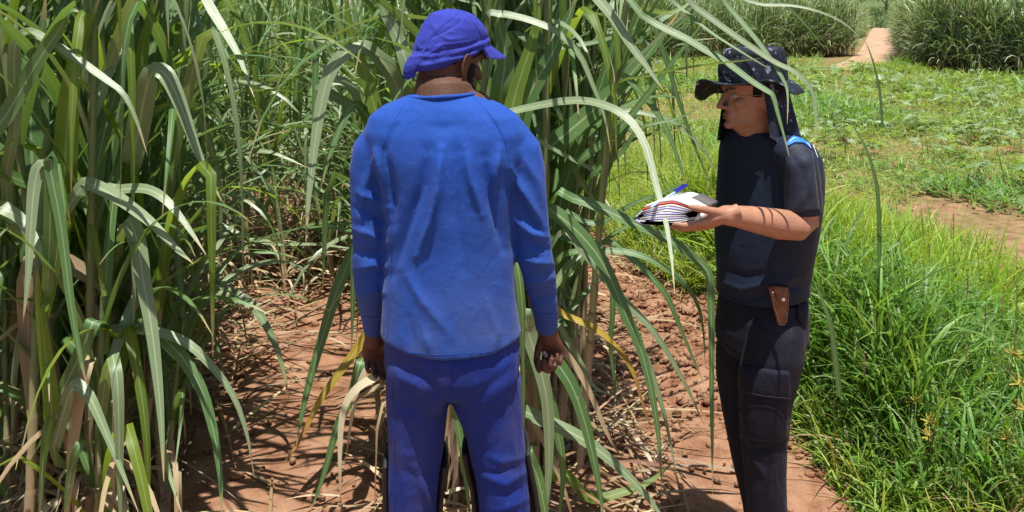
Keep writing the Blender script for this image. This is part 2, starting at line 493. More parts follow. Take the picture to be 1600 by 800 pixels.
def add_head(bm, H, B, s=1.0, lips=1.0):
    """H: point between the ears at chin height"""
    f, l, u = B; at = head_at(H, B, s)
    loft(bm, [ring_pts(at((a + b) / 2, 0, z), f, l, (a - b) / 2 * s, w * s, 28, 0.16) for z, a, b, w in HEAD_RINGS])
    tube(bm, [at(0.084, 0, 0.117), at(0.096, 0, 0.098), at(0.106, 0, 0.082), at(0.112, 0, 0.071)], [0.0070 * s, 0.008 * s, 0.009 * s, 0.0098 * s], 12)   # nose
    for q in (-1, 1):
        blob(bm, at(0.097, q * 0.011, 0.068), 0.011 * s, 0.0080 * s, 0.008 * s, (f, l, u))
        blob(bm, at(0.056, q * 0.036, 0.082), 0.022 * s, 0.018 * s, 0.020 * s, (f, l, u))            # cheekbone
        blob(bm, at(0.083, q * 0.028, 0.124), 0.014 * s, 0.022 * s, 0.008 * s, (f, l, u))            # brow
        blob(bm, at(0.040, q * 0.034, 0.018), 0.030 * s, 0.012 * s, 0.012 * s, (f, l, u))            # jaw
        # ear: leaf-shaped disc, rim and lobe
        e0 = at(-0.012, q * 0.076, 0.088)
        ef = (f + l * (q * -0.35)).normalized(); el = (l * q + f * -0.35).normalized()
        blob(bm, e0, 0.017 * s, 0.006 * s, 0.029 * s, (ef, el, u))
        rim = []
        for k in range(9):
            a = math.radians(-70 + 30 * k)
            rim.append(e0 + (ef * (-math.cos(a) * 0.017 - 0.001) + u * (math.sin(a) * 0.030) + el * 0.007) * s)
        tube(bm, rim, [0.0042 * s] * 9, 8)
        blob(bm, e0 + (ef * 0.002 - u * 0.029 + el * 0.003) * s, 0.008 * s, 0.005 * s, 0.008 * s, (ef, el, u))
    blob(bm, at(0.089, 0, 0.044), 0.009 * s, 0.022 * s, 0.0055 * s * lips, (f, l, u))                  # lips
    blob(bm, at(0.087, 0, 0.034), 0.0095 * s, 0.019 * s, 0.006 * s * lips, (f, l, u))
    blob(bm, at(0.081, 0, 0.012), 0.016 * s, 0.020 * s, 0.015 * s, (f, l, u))                          # chin
def carve_face(me, H, B, off, s=1.0):
    """eye hollows, mouth line, nostril crease"""
    f, l, u = B; co = coords(me); no = normals(me); h = np.zeros(len(co))
    rel = co - np.array(H - off)
    X = rel @ np.array(f) / s; Y = rel @ np.array(l) / s; Z = rel @ np.array(u) / s
    front = X > 0.04
    for q in (-1, 1):
        h -= front * 0.010 * np.exp(-((Y - q * 0.030) / 0.015) ** 2 - ((Z - 0.106) / 0.010) ** 2)
        h += front * 0.0045 * np.exp(-((Y - q * 0.030) / 0.011) ** 2 - ((Z - 0.104) / 0.006) ** 2)
        h -= front * 0.002 * np.exp(-((np.abs(Y) - 0.026 - (0.068 - Z) * 0.25) / 0.004) ** 2 - ((Z - 0.052) / 0.018) ** 2)
    h -= front * 0.0055 * np.exp(-((Z - 0.039) / 0.0026) ** 2 - (Y / 0.021) ** 2)
    h -= front * 0.005 * np.exp(-((Z - 0.023) / 0.006) ** 2 - (Y / 0.018) ** 2)
    setco(me, co + no * h[:, None])
def add_hand(bm, Wp, d, n, th, curls, thumb=(0.7, 0.6, 0.35), tcurl=(10, 25), s=1.0, spread=0.0):
    """Wp wrist, d towards the knuckles, n out of the palm, th towards the thumb; returns fingertip frames"""
    d = d.normalized(); n = (n - d * n.dot(d)).normalized(); th = th - d * th.dot(d) - n * th.dot(n); th.normalize()
    rs = [(-0.03, 0.026, 0.020), (0.0, 0.027, 0.018), (0.02, 0.032, 0.018), (0.05, 0.040, 0.0165), (0.08, 0.041, 0.0145), (0.094, 0.036, 0.0115)]
    loft(bm, [ring_pts(Wp + d * (a * s), th, n, w * s, q * s, 18, 0.0, 0.8) for a, w, q in rs])
    tips = []
    for i in range(4):
        L = (0.046, 0.050, 0.046, 0.037)[i] * s; r = (0.0094, 0.0096, 0.0090, 0.0080)[i] * s
        p = Wp + d * ((0.090, 0.094, 0.089, 0.080)[i] * s) + th * ((0.031 - 0.0205 * i) * s)
        back = Wp + d * (0.05 * s) + th * ((0.026 - 0.017 * i) * s)
        pts, rad = [back, p], [r * 0.9, r * 1.08]; a = 0.0
        sp = th * (math.tan(math.radians(spread)) * (1.5 - i) / 1.5)
        for k, (ln, c) in enumerate(zip((1.0, 0.62, 0.48), curls[i])):
            a += math.radians(c)
            dd = (d + sp).normalized() * math.cos(a) + n * math.sin(a)
            pts.append(pts[-1] + dd * (L * ln * 0.5)); rad.append(r * (0.98 - 0.08 * k))
            pts.append(pts[-1] + dd * (L * ln * 0.5)); rad.append(r * (1.0 - 0.11 * k))
        tube(bm, pts, rad, 12)
        dd = (pts[-1] - pts[-2]).normalized()
        tips.append((pts[-1], dd, dd.cross(th).normalized(), r))
    p = Wp + d * (0.022 * s) + th * (0.022 * s) + n * (0.006 * s)
    dd = (d * thumb[0] + th * thumb[1] + n * thumb[2]).normalized()
    pts, rad = [p], [0.0150 * s]
    for k, (ln, c) in enumerate(((0.042, 0), (0.034, tcurl[0]), (0.026, tcurl[1]))):
        a = math.radians(c)
        tgt = (d * 0.8 + n * 0.6 - th * 0.3).normalized()
        dd = (dd * math.cos(a) + (tgt - dd * tgt.dot(dd)).normalized() * math.sin(a)).normalized()
        pts.append(pts[-1] + dd * ln * s * 0.5); rad.append((0.0128, 0.0112, 0.0100)[k] * s)
        pts.append(pts[-1] + dd * ln * s * 0.5); rad.append((0.0118, 0.0105, 0.0085)[k] * s)
    tube(bm, pts, rad, 12)
    tips.append((pts[-1], dd, n, 0.0095 * s))
    return tips
def shell(src, name, keep, off, m, parent, inflate=None):
    """a thin layer (hair, beard) grown over part of a body surface"""
    me = src.data; co, no = coords(me), normals(me)
    k = keep(co)
    faces = [tuple(q.vertices) for q in me.polygons if all(k[v] for v in q.vertices)]
    used = sorted({v for f_ in faces for v in f_}); idx = {v: i for i, v in enumerate(used)}
    rng = random.Random(5)
    o = np.array([off * rng.uniform(0.6, 1.2) for _ in used])
    V = co[used] + no[used] * o[:, None]
    ob = bpy.data.objects.new(name, mesh_py(name, V, [tuple(idx[v] for v in f_) for f_ in faces], m))
    COL.objects.link(ob); ob.parent = parent; ob.location = src.location
    return ob

# ------------------------------------------------------------------ the worker in blue, from behind
D1 = 1.83
K1 = FP / D1
p1 = tag(empty('person', (P(705, 600, D1).x, D1, ghs(0, D1))),
         'person seen from behind in long-sleeved blue shirt, blue trousers and blue visored cap', 'person')
X3, Y3, Z3 = Vector((1, 0, 0)), Vector((0, 1, 0)), Vector((0, 0, 1))
def q1(px, py, dy=0.0): return P(px, py, D1 + dy)
hb1 = basis((math.sin(math.radians(46)), math.cos(math.radians(46))), math.radians(14), math.radians(2))
S1 = 0.90
H1 = q1(694, 149, 0.040)
def r1(px, py, hd, dy=0.0):
    return Vector(((px - 800) * D1 / FP, D1 + dy, CAM_H - (py - HORIZON) * (D1 - hd) / FP))
# clothing volumes -------------------------------------------------
bm = bmesh.new()
rows = [(151, 690, 50, .066, -.004), (158, 691, 66, .074, 0), (170, 692, 92, .086, 0), (188, 694, 116, .100, 0), (215, 697, 128, .112, 0),
        (255, 699, 122, .122, 0), (300, 700, 106, .126, 0), (350, 701, 101, .126, 0), (400, 702, 99, .124, 0), (450, 703, 101, .126, 0),
        (500, 704, 104, .132, 0), (540, 705, 107, .138, 0), (562, 706, 109, .140, 0)]
loft(bm, [ring_pts(r1(cx, y, hd * .9, dy), X3, Y3, hw / K1, hd, 40, 0, 0.88) for y, cx, hw, hd, dy in rows])
for cx, cy in ((652, 262), (742, 262)):
    blob(bm, q1(cx, cy, -0.062), .066, .052, .098)
blob(bm, q1(700, 215, -0.05), .12, .055, .07)
armL = [(622, 205, .00, .050), (601, 219, .0, .058), (584, 240, .0, .055), (577, 270, -.005, .048), (576, 310, -.005, .0435), (577, 360, -.005, .0415), (577, 400, .0, .042), (579, 440, .02, .0395), (582, 480, .045, .034), (583, 506, .062, .0285), (584, 519, .07, .027)]
armR = [(770, 203, .00, .050), (793, 217, .0, .058), (812, 240, .0, .056), (820, 270, -.005, .050), (825, 310, -.01, .0455), (831, 360, -.01, .044), (837, 405, .0, .0435), (845, 445, .018, .0395), (851, 480, .04, .033), (854, 503, .055, .0290), (855, 514, .062, .0275)]
for A in (armL, armR):
    tube(bm, [q1(a, b, c) for a, b, c, r in A], [r for a, b, c, r in A], 20, round_ends=False)
    a, b, c, r = A[0]; blob(bm, q1(a, b, c), r, r, r * 0.95)
shirt = fuse(bm, 'shirt', 0.0055, 9, p1, M['shirt'])
me = shirt.data
co = coords(me) + np.array(p1.location) * 0    # meshes are kept in world coordinates
px = 800 + co[:, 0] * FP / co[:, 1]; py = HORIZON + (CAM_H - co[:, 2]) * FP / co[:, 1]
mid = (px > 594) & (px < 820) & (py > 500)
hem = np.interp(px, [598, 640, 690, 760, 815], [549, 557, 562, 558, 545])
k = np.clip((py - 505) / 57, 0, 1)
co[:, 2] += np.where(mid, (562 - hem) * k / K1, 0)
setco(me, co)
sculpt(me, [
    ([(690, 232), (687, 262), (683, 300), (674, 345), (652, 400)], .013, 8), ([(668, 235), (660, 290), (634, 360), (612, 430)], -.010, 12),
    ([(727, 230), (735, 283), (752, 335)], .009, 8), ([(780, 235), (772, 270), (770, 300)], .010, 7), ([(757, 245), (770, 320), (788, 390)], -.009, 9),
    ([(712, 235), (712, 330), (722, 420)], -.006, 14), ([(588, 235), (598, 270), (604, 310)], .009, 6), ([(600, 235), (612, 300), (616, 350)], -.008, 8),
    ([(628, 420), (660, 470), (705, 525)], .004, 9), ([(664, 520), (672, 550)], .004, 6), ([(760, 470), (775, 520), (770, 550)], .004, 9), ([(640, 500), (648, 555)], -.003, 10),
    ([(560, 300), (585, 312), (606, 325)], .007, 6), ([(556, 325), (580, 335), (604, 352)], -.006, 6), ([(552, 358), (578, 366), (602, 380)], .006, 6), ([(553, 392), (575, 396), (600, 392)], -.006, 6), ([(556, 420), (580, 414), (602, 418)], .005, 6), ([(560, 462), (585, 452), (602, 458)], .004, 6), ([(590, 240), (570, 290), (562, 340)], .006, 8),
    ([(796, 262), (822, 305), (848, 356)], .008, 7), ([(800, 300), (828, 340), (856, 372)], -.007, 7), ([(806, 345), (832, 365), (862, 372)], .007, 6), ([(808, 372), (838, 386), (864, 392)], -.006, 6), ([(812, 402), (838, 410), (866, 412)], .006, 6), ([(818, 440), (846, 440), (868, 432)], .005, 6), ([(812, 240), (838, 280), (846, 320)], .005, 8), ([(826, 470), (850, 466), (870, 462)], -.004, 6),
    ([(650, 190), (690, 200), (740, 190)], -.003, 16), ([(640, 165), (618, 200), (602, 240)], -.003, 5), ([(745, 165), (775, 195), (793, 240)], -.003, 5),
], 0.0030, 9.0, 1.55)
sb = bvh_of(shirt)
seam(sb, [(634, 160), (622, 178), (608, 205), (598, 232), (597, 262)], .0011, 'raglan_seam', M['seam'], p1, -.0002)
seam(sb, [(741, 152), (757, 168), (776, 194), (790, 224), (795, 255)], .0011, 'raglan_seam', M['seam'], p1, -.0002)
seam(sb, [(602, 545), (640, 551), (690, 555.5), (760, 551), (811, 539)], .0010, 'hem_stitching', M['seam'], p1, -.0002)
seam(sb, [(615, 300), (612, 400), (608, 480), (604, 545)], .0009, 'side_seam', M['seam'], p1, -.0002)
seam(sb, [(838, 489), (855, 491), (871, 487)], .0013, 'cuff_seam', M['seam'], p1, .0)
seam(sb, [(567, 494), (584, 496), (600, 493)], .0013, 'cuff_seam', M['seam'], p1, .0)
# collar band
bm = bmesh.new()
ringc = [r1(690, 152.5, .06, -.004) + X3 * (0.079 * math.cos(a)) + Y3 * (0.069 * math.sin(a)) + Z3 * (0.004 * math.cos(a) - .002 * math.sin(a)) for a in [2 * math.pi * k / 40 for k in range(41)]]
tube(bm, ringc, [.0052] * 41, 10, round_ends=False)
fuse(bm, 'collar', 0.0028, 2, p1, M['shirt'])
# trousers
bm = bmesh.new()
loft(bm, [ring_pts(r1(cx, y, hd * .8), X3, Y3, hw / K1, hd, 36, 0, 0.9) for y, cx, hw, hd in
          [(515, 706, 98, .118), (545, 707, 104, .126), (575, 708, 106, .130), (600, 708, 105, .126), (618, 708, 98, .11), (628, 707, 80, .08)]])
blob(bm, q1(660, 572, -.040), .085, .075, .12); blob(bm, q1(755, 572, -.040), .085, .075, .12)
legL = [(600, 654, 51, .098), (640, 652.5, 48.5, .092), (690, 650.5, 44.5, .082), (730, 649, 42, .076), (800, 646, 39, .070), (880, 645, 38, .068), (960, 645, 38, .070), (1060, 645, 36, .066), (1160, 645, 36, .064)]
legR = [(600, 760, 55, .098), (640, 761, 56, .093), (690, 773, 45, .082), (730, 779, 43, .077), (760, 785, 41, .074), (800, 789, 41, .070), (880, 790, 39, .068), (960, 790, 38, .070), (1060, 790, 36, .066), (1160, 790, 36, .064)]
for Lg in (legL, legR):
    loft(bm, [ring_pts(r1(cx, y, hd * .5), X3, Y3, hw / K1, hd, 26) for y, cx, hw, hd in Lg])
tr = fuse(bm, 'trousers', 0.006, 8, p1, M['trousers'])
sculpt(tr.data, [
    ([(612, 566), (640, 574), (668, 592), (697, 628)], -.006, 7), ([(618, 585), (650, 600), (690, 640)], .007, 9), ([(715, 575), (705, 610), (702, 645)], -.004, 8),
    ([(800, 575), (770, 600), (725, 640)], -.005, 10), ([(757, 712), (785, 722), (818, 714)], .004, 6), ([(745, 733), (775, 742), (812, 724)], -.004, 6), ([(760, 744), (790, 756), (822, 736)], .005, 6), ([(772, 774), (800, 772), (824, 756)], -.004, 6), ([(770, 798), (800, 790), (828, 778)], .004, 6),
    ([(618, 706), (645, 712), (680, 698)], .002, 7), ([(625, 730), (650, 745), (684, 737)], -.003, 7), ([(650, 730), (662, 765), (676, 800)], .008, 7), ([(625, 680), (628, 740), (632, 800)], .004, 8), ([(795, 640), (800, 690), (812, 740)], .004, 9),
    ([(735, 660), (750, 690), (765, 720)], -.004, 9)], 0.004, 8.0)
trb = bvh_of(tr)
seam(trb, [(706, 572), (704, 600), (702, 640)], .0010, 'back_seam', M['cap_seam'], p1, -.0002)
seam(trb, [(612, 580), (616, 650), (618, 720), (617, 799)], .0009, 'side_seam', M['cap_seam'], p1, -.0002)
seam(trb, [(806, 580), (810, 650), (812, 720), (818, 799)], .0009, 'side_seam', M['cap_seam'], p1, -.0002)
# body: head, neck, trunk, arms, hands, legs in one surface
bm = bmesh.new()
add_head(bm, H1, hb1, S1)
f1, l1, u1 = hb1; at1 = head_at(H1, hb1, S1)
tube(bm, [q1(694, 215, .0), q1(694, 172, .004), q1(694, 145, .014), at1(-0.015, 0, 0.03), at1(-0.02, 0, 0.075)], [.090, .080, .072, .066, .060], 24)
tube(bm, [q1(650, 172, .0), q1(697, 160, .0), q1(744, 170, .0)], [.040, .058, .040], 18)                     # trapezius
loft(bm, [ring_pts(q1(cx, y), X3, Y3, hw / K1, hd, 24) for y, cx, hw, hd in [(175, 694, 70, .06), (215, 697, 100, .08), (300, 700, 92, .09), (420, 702, 86, .09), (540, 706, 86, .085), (585, 708, 76, .06)]])
for A in (armL, armR):
    tube(bm, [q1(a, b, c) for a, b, c, r in A], [min(r * 0.75, .04) for a, b, c, r in A], 14)
dL = (q1(585, 560, .085) - q1(584, 519, .07)); dR = (q1(862, 548, .080) - q1(855, 512, .062))
tube(bm, [q1(583, 500, .058), q1(584, 519, .07), q1(585, 530, .074)], [.024, .023, .024], 14)
tube(bm, [q1(854, 498, .052), q1(855.5, 514, .062), q1(857, 524, .066)], [.025, .0245, .026], 14)
add_hand(bm, q1(584, 522, .070), dL + Vector((0.0, .01, 0)), Vector((.35, -1, 0)), Vector((.9, .35, 0)), [(35, 55, 35), (38, 58, 38), (42, 60, 40), (46, 62, 40)], (0.8, 0.35, 0.35), (15, 20), 0.78)
tipsR = add_hand(bm, q1(856, 517, .062), dR + Vector((0.004, .0, 0)), Vector((-.50, -1, .1)), Vector((-.9, .45, 0)), [(58, 82, 60), (62, 86, 62), (66, 88, 62), (70, 90, 60)], (0.85, 0.40, 0.5), (15, 30), 0.80)
for Lg, sx in ((legL, 645), (legR, 790)):
    tube(bm, [q1(cx, y) for y, cx, hw, hd in Lg] , [hd * 0.62 for y, cx, hw, hd in Lg], 16)
    ank = q1(sx, 1170)
    tube(bm, [ank, ank + Vector((0, .06, -.035)), ank + Vector((0, .15, -.045))], [.036, .034, .026], 12)
body1 = fuse(bm, 'body', 0.0036, 4, p1, M['skin_dark'])
carve_face(body1.data, H1, hb1, Vector((0, 0, 0)), S1)
def loc1(co):
    rel = co - np.array(H1); s = S1
    return rel @ np.array(f1) / s, rel @ np.array(l1) / s, rel @ np.array(u1) / s
def hair_zone(co):
    x, y, z = loc1(co)
    return (z > 0.088 + np.clip(0.5 * (x + 0.03), -.03, .04) ) & (z < .125 + .3 * x) & (x < 0.06) & ~((np.abs(y) > 0.069) & (np.abs(x + 0.012) < 0.026) & (z < 0.125)) & (z < .24)
def beard_zone(co):
    x, y, z = loc1(co)
    side = (np.abs(y) > 0.045) & (x > 0.016 + .25 * np.clip(.05 - z, -.02, .05)) & (x < 0.040 + .5 * np.clip(.06 - z, 0, .05)) & (z > 0.0) & (z < 0.10) & (np.abs(y) < 0.074)
    chin = (x > 0.040) & (z < 0.040 - 0.2 * np.clip(np.abs(y) - .02, 0, 1)) & (z > -0.008) & ~((np.abs(y) < 0.022) & (z > 0.026))
    return side | chin
shell(body1, 'hair', hair_zone, 0.0035, M['hair_black'], p1)
shell(body1, 'beard', beard_zone, 0.0045, M['hair_black'], p1)
for q in (-1, 1):
    bm = bmesh.new(); blob(bm, at1(0.0690, q * 0.027, 0.1045), .0095, .0095, .0075)
    me = bpy.data.meshes.new('eye'); bm.to_mesh(me); bm.free(); me.materials.append(M['eye']); link('eye', me, p1)
for ti, (dx, dz, L) in ((1, (0, 0, .011)),) and [(1, (0, 0, .011)), (4, (0, 0, .009))]:
    p_, d_, n_, r_ = tipsR[ti]
    out = Vector((0, -1, 0.12)).normalized()
    c_ = hit(bvh_of(body1), *( (853, 552) if ti == 1 else (863, 556)), 0.0006)
    if c_ is None: continue
    bm = bmesh.new(); ux = Vector((1, 0.1, 0.15)).normalized()
    blob(bm, c_, (.0062 if ti == 1 else .0042), .0016, (.0110 if ti == 1 else .0060), (ux, out, ux.cross(out).normalized()))
    me = bpy.data.meshes.new('fingernail'); bm.to_mesh(me); bm.free(); me.materials.append(M['nail']); link('fingernail', me, p1)
# cap
capp = tag(empty('cap', (0, 0, 0)), None); capp.parent = p1; capp.location = -p1.location
bm = bmesh.new()
s = .98
CR = [(0.088, 0.030, -0.108, .060), (0.100, 0.066, -0.114, .073), (0.118, 0.090, -0.117, .077), (0.135, .093, -0.118, .080), (0.160, .092, -0.117, .081), (0.185, 0.087, -0.107, .078), (0.206, 0.080, -0.092, .070), (0.222, 0.060, -0.070, .055), (0.233, 0.038, -0.044, .036), (0.237, 0.018, -0.02, .016)]
def tilt(x): return 0.11 * x
loft(bm, [[at1(x, y, z + (0.014 + 0.52 * x) * min(1, max(0, (0.205 - z) / 0.07))) for x, y in
           [((a + b) / 2 + (a - b) / 2 * math.cos(t_), w * math.sin(t_) * (1 - 0.08 * math.cos(t_))) for t_ in [2 * math.pi * k / 36 for k in range(36)]]] for z, a, b, w in CR])
# rolled, gathered band and the bunched back with its hanging neck flap
band = [at1(-0.011 + 0.104 * math.cos(a), 0.079 * math.sin(a), 0.118 + 0.52 * 0.108 * math.cos(a) + 0.002 * math.sin(5 * a)) for a in [2 * math.pi * k / 48 for k in range(49)]]
tube(bm, band, [.0058 + .0012 * math.sin(k * 1.9) for k in range(49)], 10, round_ends=False)
band = [at1(0.103 * math.cos(a) - 0.010, 0.081 * math.sin(a), 0.135 + 0.46 * 0.108 * math.cos(a) + 0.002 * math.sin(4 * a + 1)) for a in [2 * math.pi * k / 48 for k in range(49)]]
tube(bm, band, [.0048 + .0014 * math.sin(k * 1.3 + 2) for k in range(49)], 10, round_ends=False)
for k in range(8):
    y0 = -0.052 + 0.0155 * k
    tube(bm, [at1(-0.104 + 4 * y0 * y0, y0, 0.118), at1(-0.112 + 5 * y0 * y0, y0 * .8, 0.092), at1(-0.114 + 5 * y0 * y0, y0 * .62, 0.066)], [.006, .0058, .006], 10)
for ya, za, xa, w_ in ((.004, .074, -.112, .023), (.012, .068, -.116, .017)):
    loft(bm, [ring_pts(at1(xa + dx, ya + dy, za + dz), hb1[0], hb1[1], .010 * q, w_ * q, 16, 0, .8) for dx, dy, dz, q in ((.006, 0, .022, .5), (0, 0, .012, 1), (-.006, .004, -.012, 1.02), (-.006, .008, -.030, .85), (-.002, .010, -.044, .6), (0, .010, -.049, .3))])
dome = fuse(bm, 'crown', 0.0028, 3, capp, M['cap'])
dome.location = (0, 0, 0)
sculpt(dome.data, [([(668, 62), (690, 52), (715, 38), (726, 20)], -.0025, 2.5), ([(664, 78), (690, 70), (730, 66), (752, 60)], .0022, 2.5), ([(668, 84), (700, 78), (740, 68)], -.0025, 2.5), ([(655, 88), (664, 78), (672, 70)], .002, 2), ([(660, 92), (672, 82), (684, 76)], .002, 2), ([(652, 80), (660, 70), (668, 62)], -.002, 2), ([(650, 60), (655, 75), (668, 80)], .003, 4), ([(690, 55), (700, 62), (725, 60)], .003, 4), ([(645, 80), (660, 78), (675, 82)], -.003, 3), ([(642, 90), (660, 88), (676, 90)], .003, 3)], 0.001, 22)
cb = bvh_of(dome)
seam(cb, [(668, 68), (676, 55), (692, 40), (708, 28), (720, 16)], .0011, 'crown_seam', M['cap_seam'], capp, -.0002)
seam(cb, [(722, 17), (738, 32), (750, 52), (753, 60)], .0011, 'crown_seam', M['cap_seam'], capp, -.0002)
# visor: curved stiff peak
V, Fc = [], []; nu, nv = 17, 8
for side in (0, 1):
    for j in range(nv):
        t_ = j / (nv - 1)
        for i in range(nu):
            a = math.radians(-66 + 132 * i / (nu - 1))
            x0, y0 = 0.088 * math.cos(a) + 0.0, 0.082 * math.sin(a)
            ext = 0.092 * (math.cos(a * 1.15)) ** 0.8 if abs(a * 1.15) < math.pi / 2 else 0
            x = x0 + ext * t_; y = y0 * (1 + 0.05 * t_)
            z = 0.160 + 0.014 * math.cos(a) - 0.024 * t_ * ext / 0.092 - 5.5 * y * y * (0.5 + .5 * t_) - 0.0042 * side * (1 - .5 * t_)
            V.append(at1(x, y, z))
N = nu * nv
for j in range(nv - 1):
    for i in range(nu - 1):
        a, b, c, d = j * nu + i, j * nu + i + 1, (j + 1) * nu + i + 1, (j + 1) * nu + i
        Fc += [(a, b, c, d), (d + N, c + N, b + N, a + N)]
for i in range(nu - 1): Fc.append(((nv - 1) * nu + i, (nv - 1) * nu + i + 1, (nv - 1) * nu + i + 1 + N, (nv - 1) * nu + i + N))
link('visor', mesh_py('visor', V, Fc, M['cap']), capp).location = (0, 0, 0)
# leg guards: stiff shells strapped over the front of the legs, dark trim along the open edges
for Lg, bulge in ((legL, 0.0), (legR, 0.012)):
    zs = np.linspace(702 if bulge else 722, 1120, 16)
    cxs = np.interp(zs, [r[0] for r in Lg], [r[1] for r in Lg]); hws = np.interp(zs, [r[0] for r in Lg], [r[2] for r in Lg]); hds = np.interp(zs, [r[0] for r in Lg], [r[3] for r in Lg])
    V, Fc = [], []; nu = 22
    for s2 in (0, 1):
        for j, y in enumerate(zs):
            top = min(1.0, (j + 0.6) / 3.0)
            for i in range(nu):
                a = math.radians(-14 + 208 * i / (nu - 1))
                ra = (hws[j] / K1 + 0.007 + bulge * top * (1 if math.cos(a) > 0 else 0.2) - 0.003 * s2); rb = hds[j] + 0.012 - 0.003 * s2
                pt = q1(cxs[j], y)
                drop = 0.05 * (1 - abs(i / (nu - 1) - .5) * 2) if j == 0 else 0
                V.append(pt + X3 * (ra * math.cos(a)) + Y3 * (rb * math.sin(a)) + Z3 * drop)
    N = nu * len(zs)
    for j in range(len(zs) - 1):
        for i in range(nu - 1):
            a, b, c, d = j * nu + i, j * nu + i + 1, (j + 1) * nu + i + 1, (j + 1) * nu + i
            Fc += [(a, b, c, d), (d + N, c + N, b + N, a + N)]
    g = link('leg_guard', mesh_py('leg_guard', V, Fc, M['guard']), p1)
    for edge in ([j * nu for j in range(len(zs))][::-1] + list(range(0, nu)) + [j * nu + nu - 1 for j in range(len(zs))],):
        bm = bmesh.new(); tube(bm, [V[e] for i_, e in enumerate(edge) if i_ == 0 or e != edge[i_ - 1]], [.0062] * len([1 for i_, e in enumerate(edge) if i_ == 0 or e != edge[i_ - 1]]), 8)
        me = bpy.data.meshes.new('trim'); bm.to_mesh(me); bm.free(); me.materials.append(M['black']); o = link('trim', me, g); o.location = (0, 0, 0)
def boot(ank, fdir, parent, zg):
    bm = bmesh.new(); fd = Vector((fdir[0], fdir[1], 0)).normalized(); a = Vector((ank.x, ank.y, zg))
    tube(bm, [a + Z3 * .20, a + Z3 * .10, a + Z3 * .055 + fd * .01], [.052, .048, .050], 16)
    tube(bm, [a - fd * .05 + Z3 * .04, a + fd * .06 + Z3 * .045, a + fd * .17 + Z3 * .035], [.042, .046, .036], 16)
    loft(bm, [ring_pts(a + fd * .05 + Z3 * h, fd, Vector((-fd.y, fd.x, 0)), .145 + e_, .050 + e_ * .4, 24, -.1) for h, e_ in ((0.0, 0), (.022, .002))])
    fuse(bm, 'boot', .006, 4, parent, M['boot'])
boot(q1(645, 1170), (-.1, 1), p1, ghs(0, D1)); boot(q1(790, 1170), (.15, 1), p1, ghs(0, D1))

# ------------------------------------------------------------------ the man with papers, in left profile
D2 = 2.40
K2 = FP / D2
p2 = tag(empty('person', (P(1195, 600, D2).x, D2, ghs(.8, D2))),
         'person in navy tee, dark cargo trousers and camouflage sun hat, holding papers', 'person')
def q2(px, py, dy=0.0): return P(px, py, D2 + dy)
def r2_(px, py, hd):
    return Vector(((px - 800) * D2 / FP, D2, CAM_H - (py - HORIZON) * (D2 - hd) / FP))
f2 = Vector((-.84, -.54, 0)).normalized(); l2 = Z3.cross(f2)
bm = bmesh.new()
rows = [(211, 1187, .076, .066), (217, 1191, .112, .076), (227, 1197, .160, .088), (250, 1201, .178, .100), (280, 1202, .182, .108), (320, 1200, .180, .114),
        (360, 1197, .174, .118), (400, 1193, .164, .120), (440, 1191.5, .152, .118), (470, 1191, .150, .117), (482, 1190.5, .151, .118)]
loft(bm, [ring_pts(r2_(cx, y, .10), f2, l2, hd, hw, 40, 0, .9) for y, cx, hw, hd in rows])
AL = [(1226, 234, -.110, .046), (1239, 240, -.150, .053), (1248, 256, -.166, .055), (1252, 275, -.17, .053), (1254, 305, -.17, .054), (1254.5, 332, -.168, .0555)]
AR = [(1160, 236, .140, .050), (1148, 262, .17, .050), (1146, 300, .175, .050), (1147, 326, .175, .051)]
for A in (AL, AR):
    tube(bm, [q2(a, b, c) for a, b, c, r in A], [r for a, b, c, r in A], 20, round_ends=False)
    a, b, c, r = A[0]; blob(bm, q2(a, b, c), r, r, r * .9)
tee = fuse(bm, 'tee_shirt', .0055, 8, p2, M['navy_tee'])
co = coords(tee.data); px = 800 + co[:, 0] * FP / co[:, 1]; py = HORIZON + (CAM_H - co[:, 2]) * FP / co[:, 1]
k = np.clip((py - 440) / 40, 0, 1); co[:, 2] += k * np.interp(px, [1120, 1200, 1265], [-4, 6, 14]) / K2; setco(tee.data, co)
sculpt(tee.data, [([(1122, 438), (1160, 452), (1215, 440), (1258, 430)], .010, 6), ([(1122, 462), (1170, 470), (1225, 452), (1260, 446)], -.008, 6), ([(1130, 420), (1165, 432), (1200, 428)], -.006, 6), ([(1225, 250), (1222, 290), (1224, 330)], -.012, 5), ([(1240, 330), (1262, 300), (1272, 260)], .006, 8), ([(1235, 240), (1256, 270), (1262, 320)], -.005, 7), ([(1150, 250), (1152, 320), (1140, 400)], .005, 10), ([(1190, 230), (1195, 300), (1180, 380)], -.004, 14), ([(1200, 390), (1215, 430), (1245, 455)], .005, 8)], .003, 8)
tb = bvh_of(tee)
patch(tb, [(1228.5, 234), (1240, 226), (1256, 226), (1270, 238)], [(1225.5, 329.5), (1250, 331), (1280.5, 329)], 18, 26, 'sleeve_overlay', M['sleeve'], p2, .0012, .001)  # thin overlay giving the near sleeve a lighter tone than the chest
patch(tb, [(1229, 224), (1244, 208), (1254, 206), (1262, 212)], [(1229.5, 229), (1242, 223), (1256, 224), (1268, 234)], 22, 8, 'shoulder_panel', M['blue_panel'], p2, .0022, .002)
seam(tb, [(1234, 222), (1244, 214), (1256, 217), (1266, 232)], .0013, 'piping', M['piping'], p2, .0028)
seam(tb, [(1250, 208), (1260, 212), (1269, 224), (1277, 246)], .0013, 'piping', M['piping'], p2, .0015)
seam(tb, [(1144, 222), (1141, 250), (1140, 285), (1141, 312)], .0011, 'piping', M['grey_piping'], p2, .0012)
seam(tb, [(1228, 232), (1222, 255), (1223, 290), (1225, 328)], .0011, 'sleeve_seam', M['grey_piping'], p2, .0)
